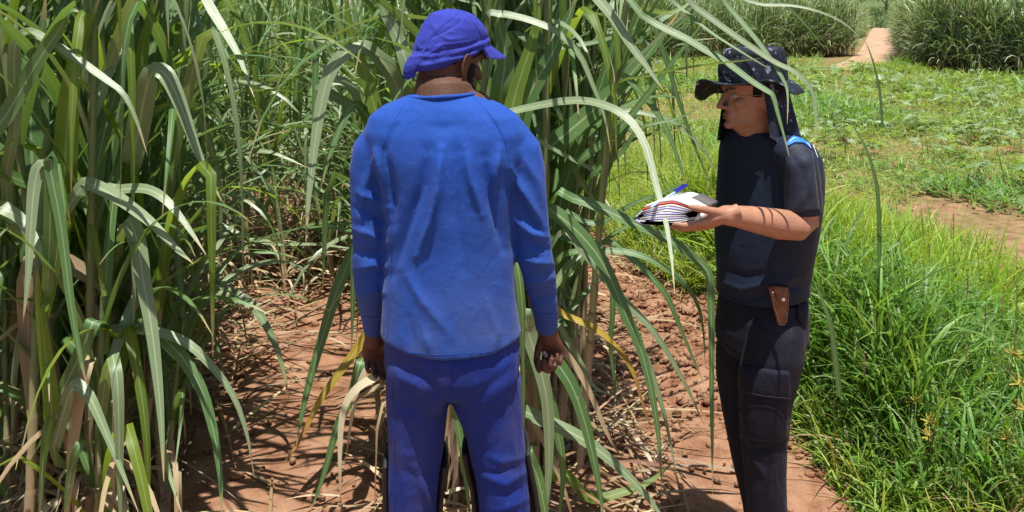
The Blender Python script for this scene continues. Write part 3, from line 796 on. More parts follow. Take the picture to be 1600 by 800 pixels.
seam(tb, [(1227, 324), (1250, 327), (1280, 324)], .0009, 'hem_stitching', M['grey_piping'], p2, .0)
lg = [([(1182, 269), (1184.2, 269)], [(1180.4, 273.5), (1182.8, 273.5)]), ([(1185.2, 267.5), (1187.6, 267.5)], [(1182.2, 272), (1186.4, 272)]), ([(1183.6, 272.8), (1188.4, 272.8)], [(1183.2, 274), (1188.2, 274)])]
for a_, b_ in lg: patch(tb, a_, b_, 3, 3, 'chest_logo', M['logo_grey'], p2, .0012, .0006)
# trousers
bm = bmesh.new()
loft(bm, [ring_pts(q2(cx, y), f2, l2, hd, hw, 32, 0, .9) for y, cx, hw, hd in [(455, 1191, .142, .104), (480, 1191, .150, .110), (515, 1188, .154, .110), (540, 1184, .145, .10), (556, 1182, .10, .07)]])
NL = [(470, 1206, -.060, .070), (510, 1211, -.080, .090), (550, 1208, -.088, .093), (590, 1201, -.09, .089), (640, 1194, -.09, .079), (690, 1193.5, -.09, .070), (740, 1195, -.09, .064), (800, 1198, -.09, .060), (860, 1200, -.09, .060), (925, 1201, -.09, .060)]
FL = [(470, 1172, .060, .070), (510, 1165, .080, .084), (550, 1160, .088, .086), (590, 1158, .09, .081), (640, 1162, .09, .073), (690, 1170, .09, .068), (740, 1178, .09, .062), (790, 1187, .09, .056), (850, 1195, .1, .055), (905, 1200, .1, .055)]
for Lg in (NL, FL):
    loft(bm, [ring_pts(q2(cx, y, dy), X3, Y3, r * .98, r * 1.02, 24) for y, cx, dy, r in Lg])
tr2 = fuse(bm, 'cargo_trousers', .0055, 7, p2, M['navy_trousers'])
sculpt(tr2.data, [([(1160, 570), (1157, 640), (1162, 700), (1168, 790)], -.010, 4), ([(1166, 505), (1190, 520), (1225, 512)], .005, 7), ([(1165, 698), (1195, 704), (1226, 690)], -.008, 5), ([(1166, 708), (1185, 728), (1200, 752)], .004, 4), ([(1176, 716), (1200, 730), (1226, 716)], -.002, 5), ([(1224, 720), (1212, 750), (1216, 790)], .003, 5), ([(1126, 560), (1140, 580), (1152, 575)], .006, 6), ([(1140, 690), (1152, 700), (1160, 696)], -.006, 5), ([(1196, 520), (1192, 560), (1190, 580)], -.004, 8), ([(1240, 500), (1235, 540), (1230, 580)], .005, 8), ([(1205, 760), (1206, 780), (1207, 798)], .004, 6)], .003, 9)
t2b = bvh_of(tr2)
pk = patch(t2b, [(1161, 600), (1190, 606), (1231, 612)], [(1159, 684), (1190, 689), (1228, 684)], 16, 16, 'cargo_pocket', M['navy_trousers'], p2, .005, .010, .005)
patch(t2b, [(1163, 575), (1195, 577), (1231, 579)], [(1160, 612), (1190, 618), (1231, 621)], 16, 8, 'pocket_flap', M['navy_trousers'], p2, .013, .005, .002)
patch(t2b, [(1243, 466), (1252, 470), (1261, 474)], [(1245, 500), (1252, 508), (1257, 504)], 8, 8, 'hip_pocket_flap', M['navy_trousers'], p2, .007, .005)
seam(t2b, [(1168, 476), (1174, 496), (1190, 514)], .0012, 'pocket_seam', M['navy_trousers'], p2, .001)
if pk is not None:
    pb = bvh_of(pk)
    seam(pb, [(1184, 622), (1182, 645), (1180, 676)], .0022, 'pocket_pleat', M['navy_trousers'], p2, .001)
# brown knife sheath on the belt
both = (tb, t2b)
seam(t2b, [(1238, 505), (1232, 560), (1229, 600)], .0012, 'side_seam', M['grey_piping'], p2, -.0004)
seam(t2b, [(1215, 700), (1214, 750), (1215, 799)], .0012, 'side_seam', M['grey_piping'], p2, -.0004)
seam(t2b, [(1164, 608), (1190, 614), (1230, 617)], .0009, 'flap_stitching', M['grey_piping'], p2, .0165)
sh = tag(empty('knife_sheath'), 'brown leather sheath with a round stud'); del sh['label']
sh.parent = p2; sh.location = -p2.location
SP = (hit(both, 1214, 462, .004), Vector((.30, -.95, .02)).normalized())
def onp(px, py, off):
    dr = P(px, py, 1.0) - EYE
    return EYE + dr * ((SP[0] - EYE).dot(SP[1]) / dr.dot(SP[1])) + SP[1] * off
def flat0(o):
    if o is not None: o.location = (0, 0, 0)
    return o
flat0(patch(both, [(1199, 449), (1215, 446), (1229, 450)], [(1213, 506), (1219, 508.5), (1226, 506)], 10, 14, 'pouch', M['leather'], sh, .010, .012, .005, SP))
flat0(patch(both, [(1203, 446.5), (1214, 445.5), (1226, 447)], [(1210, 468), (1216, 472), (1221, 468)], 10, 8, 'flap', M['leather'], sh, .017, .005, .003, SP))
for line in ([(1201.5, 455), (1206, 478), (1214.5, 503)], [(1228, 455), (1227.5, 480), (1224.5, 503)], [(1214.5, 504), (1219, 505.5), (1224, 504)]):
    pts_ = resample(line, 12 if line[0][1] < 500 else 4)
    bm = bmesh.new()
    for a_, b_ in zip(pts_[:-1], pts_[1:]):
        h0 = onp(a_[0], a_[1], .0125); h1 = onp(a_[0] * .45 + b_[0] * .55, a_[1] * .45 + b_[1] * .55, .0125)
        if h0 and h1 and (h0 - h1).length > 1e-4: tube(bm, [h0, h1], [.0009, .0009], 5)
    me = bpy.data.meshes.new('stitching'); bm.to_mesh(me); bm.free(); me.materials.append(M['stitch']); flat0(link('stitching', me, sh))
for (sx, sy, r_, o_) in ((1216.5, 464, .0062, .022), (1203.5, 454.5, .0032, .013)):
    c_ = onp(sx, sy, o_)
    bm = bmesh.new(); blob(bm, c_, r_, r_ * .5, r_, (X3, Vector((0, -1, .1)).normalized(), Z3))
    me = bpy.data.meshes.new('stud'); bm.to_mesh(me); bm.free(); me.materials.append(M['stud']); me.polygons.foreach_set('use_smooth', np.ones(len(me.polygons), bool)); flat0(link('stud', me, sh))
# body
hb2 = basis((-math.cos(math.radians(10)), -math.sin(math.radians(10))), math.radians(3), 0)
S2 = .98
H2 = q2(1176.5, 197, -.015)
fh, lh, uh = hb2; at2 = head_at(H2, hb2, S2)
bm = bmesh.new()
add_head(bm, H2, hb2, S2, .85)
tube(bm, [q2(1194, 240), q2(1191, 220), q2(1187, 203, -.004), at2(-.018, 0, .02), at2(-.025, 0, .07)], [.085, .066, .058, .056, .054], 22)
loft(bm, [ring_pts(q2(cx, y), f2, l2, hd * .82, hw * .86, 24) for y, cx, hw, hd in rows[1:]])
for A in (AL, AR): tube(bm, [q2(a, b, c) for a, b, c, r in A], [r * .8 for a, b, c, r in A], 16)
tube(bm, [q2(1252, 290, -.170), q2(1255, 325, -.168), q2(1257, 346, -.165), q2(1247, 353, -.180), q2(1215, 350, -.215), q2(1180, 343, -.262), q2(1150, 338, -.305), q2(1133, 336, -.325)],
     [.043, .041, .041, .042, .043, .0365, .0295, .0265], 20)
hw_ = q2(1139, 335, -.322)
tips2 = add_hand(bm, hw_, Vector((-.93, -.05, -.34)), Vector((0, .50, .87)), Vector((0, -.87, .50)), [(10, 22, 16), (10, 24, 16), (12, 24, 16), (14, 26, 16)], (0.80, .62, .30), (6, 10), .96, 5)
tube(bm, [q2(1146, 310, .175), q2(1149, 360, .17), q2(1150, 375, .165), q2(1152, 430, .13), q2(1153, 470, .11)], [.042, .041, .040, .032, .026], 16)
add_hand(bm, q2(1153, 474, .108), Vector((-.1, -.15, -1)), -l2, f2, [(25, 30, 20)] * 4, s=.9)
for Lg in (NL, FL):
    tube(bm, [q2(cx, y, dy) for y, cx, dy, r in Lg], [r * .72 for y, cx, dy, r in Lg], 14)
body2 = fuse(bm, 'body', .0036, 3, p2, M['skin_fair'])
carve_face(body2.data, H2, hb2, Vector((0, 0, 0)), S2)
def loc2(co):
    rel = (co - np.array(H2)) / S2; return rel @ np.array(fh), rel @ np.array(lh), rel @ np.array(uh)
def hair2(co):
    x, y, z = loc2(co)
    return (z > 0.10) & (x < 0.03 + .3 * np.clip(z - .14, 0, 1)) & (z < .21) & ~((np.abs(y) > .072) & (x > -.035) & (x < .01) & (z < .122))
shell(body2, 'hair', hair2, .003, M['hair_black'], p2)
for q in (-1, 1):
    bm = bmesh.new(); blob(bm, at2(0.0685, q * 0.027, 0.1045), .0095, .0095, .0075)
    me = bpy.data.meshes.new('eye'); bm.to_mesh(me); bm.free(); me.materials.append(M['eye']); link('eye', me, p2)
    bm = bmesh.new(); tube(bm, [at2(.094, q * .014, .121), at2(.094, q * .028, .1265), at2(.084, q * .045, .124)], [.0022, .003, .0018], 8)
    me = bpy.data.meshes.new('eyebrow'); bm.to_mesh(me); bm.free(); me.materials.append(M['hair_black']); link('eyebrow', me, p2)
bm = bmesh.new(); blob(bm, at2(.0925, 0, .0445), .0072, .0175, .0036, hb2); blob(bm, at2(.091, 0, .0335), .0072, .0165, .0042, hb2)
me = bpy.data.meshes.new('lips'); bm.to_mesh(me); bm.free(); me.materials.append(M['lip']); me.polygons.foreach_set('use_smooth', np.ones(len(me.polygons), bool)); link('lips', me, p2)
# spectacles
gl = empty('glasses'); gl.parent = p2; gl.location = -p2.location
for q in (-1, 1):
    c_ = at2(.0955, q * .031, .104); ax = (lh * q - fh * .12).normalized(); ay = uh
    ring_ = [c_ + ax * (.0205 * math.cos(a)) + ay * (.0165 * math.sin(a)) for a in [2 * math.pi * k / 20 for k in range(21)]]
    bm = bmesh.new(); tube(bm, ring_, [.0010] * 21, 6, round_ends=False)
    tube(bm, [c_ + ax * .0205 + uh * .004, at2(.075, q * .068, .109), at2(.0, q * .079, .108), at2(-.02, q * .079, .098)], [.0010, .0011, .0011, .0011], 6)
    tube(bm, [c_ - ax * .0205 + uh * .003, at2(.102, 0, .109)], [.001, .001], 6)
    me = bpy.data.meshes.new('frame'); bm.to_mesh(me); bm.free(); me.materials.append(M['metal']); flat0(link('frame', me, gl))
    V = [c_ + ax * (.0198 * math.cos(a)) + ay * (.0158 * math.sin(a)) for a in [2 * math.pi * k / 20 for k in range(20)]]
    V2 = [v_ + fh * .0012 for v_ in V]
    flat0(link('lens', mesh_py('lens', V + V2, [tuple(range(20))[::-1], tuple(range(20, 40))] + [(i, (i + 1) % 20, (i + 1) % 20 + 20, i + 20) for i in range(20)], M['lens'], smooth=False), gl))
# sun hat: bucket crown, wavy brim, long neck flap
hat = empty('sun_hat'); hat.parent = p2; hat.location = -p2.location
HZ = .147
bm = bmesh.new()
loft(bm, [ring_pts(at2(-.008 + xo, 0, z), fh, lh, ra, rb, 30, 0, .92) for z, ra, rb, xo in [(HZ - .004, .108, .092, 0), (HZ + .03, .107, .091, 0), (HZ + .062, .101, .087, -.002), (HZ + .088, .094, .081, -.004), (HZ + .102, .085, .073, -.004), (HZ + .107, .066, .055, -.004)]])
tube(bm, [at2(-.008 + .109 * math.cos(a), .092 * math.sin(a), HZ + .002 + .002 * math.sin(3 * a)) for a in [2 * math.pi * k / 30 for k in range(31)]], [.0045] * 31, 8, round_ends=False)
cr = fuse(bm, 'crown', .004, 3, hat, M['camo']); cr.location = (0, 0, 0)
sculpt(cr.data, [([(1135, 95), (1165, 88), (1200, 98)], -.006, 5), ([(1150, 78), (1170, 100), (1180, 120)], .005, 5), ([(1185, 80), (1195, 100), (1205, 118)], -.005, 5)], .011, 12)
V, Fc = [], []; nu, nv = 48, 8
def brim_edge(a):
    """outer radius and drop of the brim at angle a (0 front, 90 left side towards the viewer)"""
    dg = math.degrees(a) % 360
    drop = np.interp(dg, [0, 35, 75, 110, 150, 180, 215, 270, 310, 335, 360], [.004, .012, .012, -.022, -.044, -.046, -.042, -.050, -.072, -.045, .004])
    rad = np.interp(dg, [0, 45, 90, 135, 180, 225, 270, 315, 360], [.084, .070, .058, .052, .046, .052, .060, .074, .084])
    return rad, drop
for s2 in (0, 1):
    for j in range(nv):
        t_ = j / (nv - 1)
        for i in range(nu):
            a = 2 * math.pi * i / nu
            rad, drop = brim_edge(a)
            V.append(at2(-.008 + (.107 + rad * t_) * math.cos(a), (.090 + rad * t_) * math.sin(a), HZ + drop * t_ ** 1.4 + .009 * math.sin(5 * a + .6) * t_ + .004 * math.sin(9 * a) * t_ - .003 * s2))
N = nu * nv
for j in range(nv - 1):
    for i in range(nu):
        a, b = j * nu + i, j * nu + (i + 1) % nu
        Fc += [(a, b, b + nu, a + nu), (a + nu + N, b + nu + N, b + N, a + N)]
for i in range(nu): a, b = (nv - 1) * nu + i, (nv - 1) * nu + (i + 1) % nu; Fc.append((a, b, b + N, a + N))
link('brim', mesh_py('brim', V, Fc, M['camo']), hat).location = (0, 0, 0)
V, Fc = [], []; nu, nv = 44, 12
for s2 in (0, 1):
    for j in range(nv):
        t_ = j / (nv - 1)
        for i in range(nu):
            k_ = i / (nu - 1)
            a = math.radians(80 + (318 - 80) * k_)
            fl = .012 * math.sin(9 * k_ * math.pi + 1.0) * t_ + .006 * math.sin(17 * k_ * math.pi) * t_
            ln = float(np.interp(k_, [0, .06, .25, .5, .75, .93, 1], [.160, .182, .186, .172, .172, .205, .190]))
            ra = .098 + .024 * t_ + fl - .003 * s2
            fr = .022 * t_ * (1 if k_ > .8 else 0) * (k_ - .8) / .2
            V.append(at2(-.012 + (ra + fr) * math.cos(a), (ra * .96) * math.sin(a), HZ - .002 - ln * t_))
N = nu * nv
for j in range(nv - 1):
    for i in range(nu - 1):
        a, b, c, d = j * nu + i, j * nu + i + 1, (j + 1) * nu + i + 1, (j + 1) * nu + i
        Fc += [(d, c, b, a), (a + N, b + N, c + N, d + N)]
edge = [j * nu for j in range(nv)] + [(nv - 1) * nu + i for i in range(1, nu)] + [j * nu + nu - 1 for j in range(nv - 2, -1, -1)]
for a, b in zip(edge[:-1], edge[1:]): Fc.append((a, b, b + N, a + N))
link('neck_flap', mesh_py('neck_flap', V, Fc, M['camo']), hat).location = (0, 0, 0)
boot(q2(1203, 930, -.09), f2, p2, ghs(.8, D2)); boot(q2(1203, 915, .1), f2, p2, ghs(.8, D2))

# ------------------------------------------------------------------ bundle of folded papers and the pen tucked into it
pap = tag(empty('paper_bundle', P(1045, 340, 2.05)), 'bundle of folded white papers with a red edge held by the person in navy', 'papers')
ext = Vector((.50, .62, -.02)).normalized() * .62
def sheet(prof, m, w=.19, y0=0.0, D=2.045, name='sheet', th=.0075):
    pts_ = [P(a, b, D) for a, b in resample(prof, 14)]
    V = []
    for s2 in (0, 1):
        for k in range(2):
            for p_ in pts_: V.append(p_ + ext * (y0 + w * k) + Vector((0, 0, -th * s2)))
    n = 14; F_ = []
    for i in range(n - 1): F_ += [(i, i + 1, n + i + 1, n + i), (3 * n + i, 3 * n + i + 1, 2 * n + i + 1, 2 * n + i), (2 * n + i, 2 * n + i + 1, i + 1, i), (n + i, n + i + 1, 3 * n + i + 1, 3 * n + i)]
    F_ += [(0, n, 3 * n, 2 * n), (n - 1, 2 * n - 1 + 0, 4 * n - 1, 3 * n - 1)]
    return link(name, mesh_py(name, V, F_, m), pap)
sheet([(1092, 328), (1072, 317), (1052, 310), (1028, 313), (1008, 321)], M['paper'], .185)
sheet([(1092, 329), (1070, 319.5), (1050, 314), (1026, 318), (1004, 326)], M['paper_red'], .180)
sheet([(1091, 330), (1068, 322.5), (1046, 318), (1020, 323), (1001, 330)], M['paper'], .18)
sheet([(1091, 331), (1066, 326), (1042, 322.5), (1014, 328), (997, 333)], M['paper_lilac'], .18)
sheet([(1090, 332), (1064, 329), (1038, 327), (1012, 331), (994, 337)], M['paper'], .18)
sheet([(1090, 332.5), (1062, 332), (1030, 332), (1004, 335), (991, 339), (992, 344), (1004, 347), (1030, 348), (1050, 348)], M['paper_lilac'], .18)
sheet([(1089, 333.5), (1060, 335), (1026, 336), (1002, 338), (995, 341), (1000, 344.5), (1024, 345.5), (1046, 346)], M['paper'], .17)
sheet([(1089, 334.5), (1060, 338.5), (1026, 340), (1006, 341)], M['paper_lilac'], .17)
sheet([(1088, 336), (1060, 342), (1030, 343.5), (1010, 343)], M['paper'], .17)
sheet([(1086, 342), (1060, 347.5), (1030, 348), (1004, 346)], M['paper_pink'], .18)
sheet([(1088, 331.5), (1060, 330), (1030, 331), (1003, 337.5)], M['paper'], .165, .006, th=.024)
sheet([(1092, 335), (1075, 336), (1060, 338)], M['paper'], .17, .003, th=.016)
sheet([(1088, 339.5), (1060, 345), (1028, 346), (1008, 345)], M['paper'], .17)
sheet([(1092, 326.5), (1080, 320), (1066, 313.5)], M['paper_grey'], .11, .09, name='card')
pen = tag(empty('pen', P(1055, 300, 2.08)), 'blue capped ballpoint pen sticking up from the bundle of papers', 'pen')
a_, b_ = P(1036, 312, 2.06), P(1071, 290, 2.12); dd = (b_ - a_)
bm = bmesh.new(); tube(bm, [a_ - dd * .5, a_, a_ + dd * .6], [.0034] * 3, 8)
me = bpy.data.meshes.new('barrel'); bm.to_mesh(me); bm.free(); me.materials.append(M['pen_clear']); link('barrel', me, pen)
bm = bmesh.new(); tube(bm, [a_ + dd * .55, a_ + dd * .8, b_], [.0048, .0052, .0044], 10); tube(bm, [a_ + dd * .95 + Z3 * .006, a_ + dd * .45 + Z3 * .006], [.0014, .0014], 6)
me = bpy.data.meshes.new('pen_cap'); bm.to_mesh(me); bm.free(); me.materials.append(M['pen_blue']); link('pen_cap', me, pen)
# ------------------------------------------------------------------ ground
rng = np.random.default_rng(11)
R = random.Random(7)
def sinh_axis(a, b, k, n):
    return k * np.sinh(np.linspace(math.asinh(a / k), math.asinh(b / k), n))
gx = sinh_axis(-500, 500, 1.2, 340) + 0.4
gy = np.concatenate([np.linspace(-6, 1.9, 20), 2.0 + sinh_axis(0, 1500, 1.6, 330)])
XX, YY = np.meshgrid(gx, gy)
ZZ = gh(XX, YY)
near = np.clip(1 - (YY - 2) / 8, 0, 1) * np.clip(1 - np.abs(XX - .2) / 5, 0, 1)
rough = np.zeros_like(ZZ)
for i in range(ZZ.shape[0]):
    if gy[i] > 10 or gy[i] < 1.5: continue
    for j in range(ZZ.shape[1]):
        if abs(gx[j]) > 5: continue
        v_ = Vector((gx[j], gy[i], 0))
        rough[i, j] = mnoise.fractal(v_ * 3.5, 0.9, 2.1, 5) * .022 + max(0, mnoise.noise(v_ * 9)) ** 2 * .05
ZZ = ZZ + rough * near
nyy, nxx = ZZ.shape
idx = np.arange(nyy * nxx).reshape(nyy, nxx)
Q = np.stack([idx[:-1, :-1], idx[:-1, 1:], idx[1:, 1:], idx[1:, :-1]], -1).reshape(-1, 4)
t = NT('red_brown_soil'); p = t.pos()
n1 = t.noise(0.9, 5, 0.6, p); n2 = t.noise(7.0, 6, 0.65, p); n3 = t.noise(60.0, 5, 0.7, p); n4 = t.noise(2.6, 4, 0.6, p)
soil = t.ramp(n2, [(0.22, (0.12, 0.048, 0.026)), (0.38, (0.25, 0.115, 0.062)), (0.52, (0.40, 0.215, 0.128)), (0.74, (0.53, 0.325, 0.21))])
soil = t.mix(t.math('MULTIPLY', n3, 0.35), soil, (0.20, 0.09, 0.05))
sx = t.new('ShaderNodeSeparateXYZ'); t.link(p, sx.inputs[0])
mr = t.new('ShaderNodeMapRange'); mr.inputs[1].default_value = 1.0; mr.inputs[2].default_value = 2.2; t.link(sx.outputs[0], mr.inputs[0])
my = t.new('ShaderNodeMapRange'); my.inputs[1].default_value = 4.5; my.inputs[2].default_value = 9.0; t.link(sx.outputs[1], my.inputs[0])
gm = t.math('MULTIPLY', mr.outputs[0], my.outputs[0])
gm = t.math('MULTIPLY', gm, t.math('MULTIPLY', t.math('SUBTRACT', n4, 0.38), 7.0, clamp=True), clamp=True)
grn = t.ramp(n3, [(0.3, (0.07, 0.105, 0.025)), (0.7, (0.17, 0.21, 0.06))])
col = t.mix(t.math('MULTIPLY', gm, 0.75), soil, grn)
mf = t.new('ShaderNodeMapRange'); mf.inputs[1].default_value = 60; mf.inputs[2].default_value = 100; t.link(sx.outputs[1], mf.inputs[0])
col = t.mix(mf.outputs[0], col, t.ramp(t.noise(.25, 6, .7, p), [(0.3, (0.06, 0.10, 0.028)), (0.7, (0.14, 0.19, 0.06))]))
t.color(col)
t.bump(t.math('ADD', t.math('MULTIPLY', n3, 0.6), n2), 0.9, 0.03)
M['soil'] = t.set(0.9, 0.2)
g = link('ground', big_mesh('ground', np.stack([XX, YY, ZZ], -1).reshape(-1, 3), Q, M['soil'])); g['kind'] = 'structure'
def gD(py): return FP * CAM_H / (py - HORIZON)
# far dirt path between the cane blocks
L_ = [(1262, 112), (1318, 98), (1340, 85), (1352, 66), (1358, 52), (1364, 44)]
R_ = [(1425, 112), (1412, 98), (1404, 85), (1398, 66), (1393, 52), (1390, 44)]
V, F_ = [], []
for a_, b_ in zip(L_, R_):
    for k in range(7):
        s_ = k / 6; d_ = gD(a_[1]); v_ = P(a_[0] * (1 - s_) + b_[0] * s_, a_[1], d_); V.append((v_.x, d_, ghs(v_.x, d_) + .03))
for j in range(len(L_) - 1):
    for k in range(6): F_.append((j * 7 + k, j * 7 + k + 1, j * 7 + k + 8, j * 7 + k + 7))
M['path'] = mat_plain('pale_red_dirt', (0.42, 0.27, 0.18), 0.9, 0.2, 0.3, 1.5, 0.3)
pth = link('path', mesh_py('path', V, F_, M['path'])); pth['kind'] = 'structure'

# ------------------------------------------------------------------ batches of blades
def blades(base, az, L, e0, bend, w, S=5, pw=1.5, twist=None, tint=None, tip=0.06, belly=0.35):
    N = len(base); base = np.asarray(base, float)
    t_ = (np.arange(S) + .5) / S
    el = e0[:, None] - bend[:, None] * t_[None] ** pw
    st = (L / S)[:, None]
    d = np.stack([np.cos(el) * np.cos(az)[:, None], np.cos(el) * np.sin(az)[:, None], np.sin(el)], -1) * st[..., None]
    pts = np.concatenate([np.zeros((N, 1, 3)), np.cumsum(d, 1)], 1) + base[:, None]
    v = np.linspace(0, 1, S + 1)
    prof = np.minimum(1, .55 + v / max(belly, .01) * .45) * np.clip(1 - v ** 2.2, 0, 1) + tip * (v > .99)
    prof[-1] = tip
    tw = np.zeros(N) if twist is None else twist
    sd_ = np.stack([-np.sin(az) * np.cos(tw), np.cos(az) * np.cos(tw), np.sin(tw)], -1)
    half = (w[:, None] * prof[None] * .5)[..., None] * sd_[:, None]
    Vv = np.stack([pts - half, pts + half], 2).reshape(-1, 3)
    k = np.arange(N)[:, None] * (S + 1) * 2 + np.arange(S)[None] * 2
    Qq = np.stack([k, k + 1, k + 3, k + 2], -1).reshape(-1, 4)
    C = None if tint is None else np.repeat(tint, (S + 1) * 2, 0)
    return Vv, Qq, C
def merge(parts_):
    V_, Q_, C_, o = [], [], [], 0
    for a, b, c in parts_:
        V_.append(a); Q_.append(b + o); C_.append(c); o += len(a)
    return np.concatenate(V_), np.concatenate(Q_), np.concatenate(C_)
def pick(pal, n, jit=.18):
    pal = np.array(pal); c = pal[rng.integers(0, len(pal), n)]
    return np.clip(c * (1 + rng.normal(0, jit, (n, 1))) * (1 + rng.normal(0, .06, (n, 3))), .004, 1)
U = rng.uniform
M['grass'] = mat_tint('bright_green_grass', 0.45, 0.38, (1.7, 1.6, 0.6), 0.35)
M['canemass'] = mat_tint('far_cane_leaf', 0.42, 0.25, (1.5, 1.6, 0.7), 0.5)
M['dryleaf'] = mat_tint('dry_straw_leaf', 0.7, 0.2, (1.2, 1.1, .8), 0.2)
M['stemgrass'] = mat_tint('grass_stem', 0.55, 0.0)

# ------------------------------------------------------------------ sugarcane leaves and stalks
DK, LT = (0.032, 0.082, 0.022), (0.105, 0.195, 0.060)
M['leaf'] = mat_leaf('green_cane_leaf', DK, LT, (0.24, 0.42, 0.06), (0.34, 0.42, 0.24), (0.42, 0.31, 0.15))
M['leaf_pale'] = mat_leaf('pale_cane_leaf', (0.12, 0.18, 0.08), (0.22, 0.28, 0.16), (0.30, 0.42, 0.07), (0.45, 0.50, 0.33), (0.45, 0.34, 0.18), 0.33)
M['leaf_bright'] = mat_leaf('yellow_green_cane_leaf', (0.075, 0.135, 0.018), (0.15, 0.23, 0.03), (0.35, 0.50, 0.04), (0.38, 0.45, 0.18), (0.42, 0.31, 0.15), 0.42, .93, .5)
M['leaf_yellow'] = mat_leaf('yellowing_cane_leaf', (0.16, 0.16, 0.02), (0.42, 0.27, 0.03), (0.5, 0.36, 0.04), (0.5, 0.40, 0.15), (0.38, 0.20, 0.06), 0.5, .72)
M['leaf_dry'] = mat_leaf('dry_cane_leaf', (0.20, 0.135, 0.075), (0.42, 0.32, 0.19), (0.35, 0.26, 0.14), (0.46, 0.37, 0.24), (0.30, 0.19, 0.10), 0.65, .8, .15)
M['leaf_straw'] = mat_leaf('pale_straw_cane_leaf', (0.34, 0.30, 0.19), (0.52, 0.46, 0.30), (0.45, 0.38, 0.2), (0.55, 0.48, 0.34), (0.40, 0.30, 0.18), 0.6, .85, .15)
def stalk_material():
    t = NT('cane_stalk'); uv = t.new('ShaderNodeUVMap'); sx = t.new('ShaderNodeSeparateXYZ'); t.link(uv.outputs[0], sx.inputs[0])
    p = t.pos(); v = t.math('ADD', sx.outputs[1], t.math('MULTIPLY', t.noise(6, 3, .6, p), .25))
    c = t.ramp(v, [(0.0, (0.15, 0.085, 0.055)), (0.34, (0.30, 0.20, 0.12)), (0.50, (0.22, 0.19, 0.09)), (0.62, (0.12, 0.17, 0.05)), (1.0, (0.075, 0.14, 0.03))])
    mp = t.new('ShaderNodeMapping'); mp.inputs['Scale'].default_value = (40, 3, 1); t.link(uv.outputs[0], mp.inputs[0])
    s_ = t.noise(1.0, 3, .6, mp.outputs[0])
    t.color(t.mix(t.math('MULTIPLY', s_, .5), c, (0.30, 0.28, 0.17))); t.bump(s_, .3, .002)
    return t.set(.5, .4)
M['stalk'] = stalk_material()

def blade_mesh(name, pts, w, m, sides, fold=0.16, wavy=0.0, base=0.6):
    n = len(pts); V, uv, F_ = [], [], []
    for i, p_ in enumerate(pts):
        v = i / (n - 1)
        tdir = (pts[min(i + 1, n - 1)] - pts[max(i - 1, 0)]).normalized()
        s_ = sides[i]; s_ = (s_ - tdir * s_.dot(tdir)).normalized(); nn = s_.cross(tdir)
        ww = .5 * w * min(1, base + v / .28 * (1 - base)) * max(.02, (1 - v ** 2.1)) ** .85
        wv = wavy * math.sin(v * 31) * w
        V += [p_ - s_ * ww + nn * (fold * ww * 2 * .5 + wv), p_, p_ + s_ * ww + nn * (fold * ww * 2 * .5 - wv)]
        uv += [(0, v), (.5, v), (1, v)]
    for i in range(n - 1):
        for k in (0, 1): F_.append((i * 3 + k, i * 3 + k + 1, i * 3 + k + 4, i * 3 + k + 3))
    return mesh_py(name, V, F_, m, uv)
def leaf_path(L, e0, bend, kink=None, sway=0.0, pw=1.5, n=15):
    pts, sides = [Vector((0, 0, 0))], []
    az = 0.0; p_ = Vector((0, 0, 0))
    for i in range(n - 1):
        v = (i + .5) / (n - 1)
        el = e0 - bend * v ** pw
        if kink and v > kink[0]: el = min(el, e0 - bend * kink[0] ** pw) - kink[1] * min(1, (v - kink[0]) / .08)
        el = max(el, math.radians(-88)); az = sway * v * v
        p_ = p_ + Vector((math.cos(el) * math.cos(az), math.cos(el) * math.sin(az), math.sin(el))) * (L / (n - 1)); pts.append(p_.copy())
    return pts
def lib(n, mats, Lr, er, br, wr, kinkp, swr, seed, seg=15):
    rr = random.Random(seed); out = []
    for k in range(n):
        kk = (rr.uniform(.35, .65), math.radians(rr.uniform(50, 110))) if rr.random() < kinkp else None
        pts = leaf_path(rr.uniform(*Lr), math.radians(rr.uniform(*er)), math.radians(rr.uniform(*br)), kk, rr.uniform(-swr, swr), rr.uniform(1.1, 2.0), seg)
        tw0, tw1 = rr.uniform(-.3, .3), rr.uniform(-.9, .9)
        sides = []
        for i, p_ in enumerate(pts):
            v = i / (len(pts) - 1); a = tw0 + tw1 * v
            td = (pts[min(i + 1, len(pts) - 1)] - pts[max(i - 1, 0)]).normalized()
            s0 = Vector((0, 1, 0)); s0 = (s0 - td * s0.dot(td)).normalized(); n0 = s0.cross(td)
            sides.append(s0 * math.cos(a) + n0 * math.sin(a))
        out.append((blade_mesh('leaf', pts, rr.uniform(*wr), mats[k % len(mats)], sides, .16, .03), pts))
    return out
G5 = [M['leaf'], M['leaf'], M['leaf_pale'], M['leaf'], M['leaf_bright']]
LIB = {
    'broad': lib(30, G5, (.95, 1.45), (58, 80), (60, 150), (.030, .050), .35, .5, 1),
    'upright': lib(20, [M['leaf'], M['leaf_bright'], M['leaf'], M['leaf']], (.9, 1.35), (76, 88), (10, 60), (.030, .050), .1, .25, 2),
    'thin': lib(20, [M['leaf'], M['leaf_pale'], M['leaf']], (.8, 1.3), (48, 76), (70, 150), (.022, .034), .3, .6, 3),
    'dry': lib(16, [M['leaf_dry'], M['leaf_straw'], M['leaf_dry']], (.55, 1.0), (20, 60), (120, 150), (.016, .034), .5, 1.0, 4, 11),
}
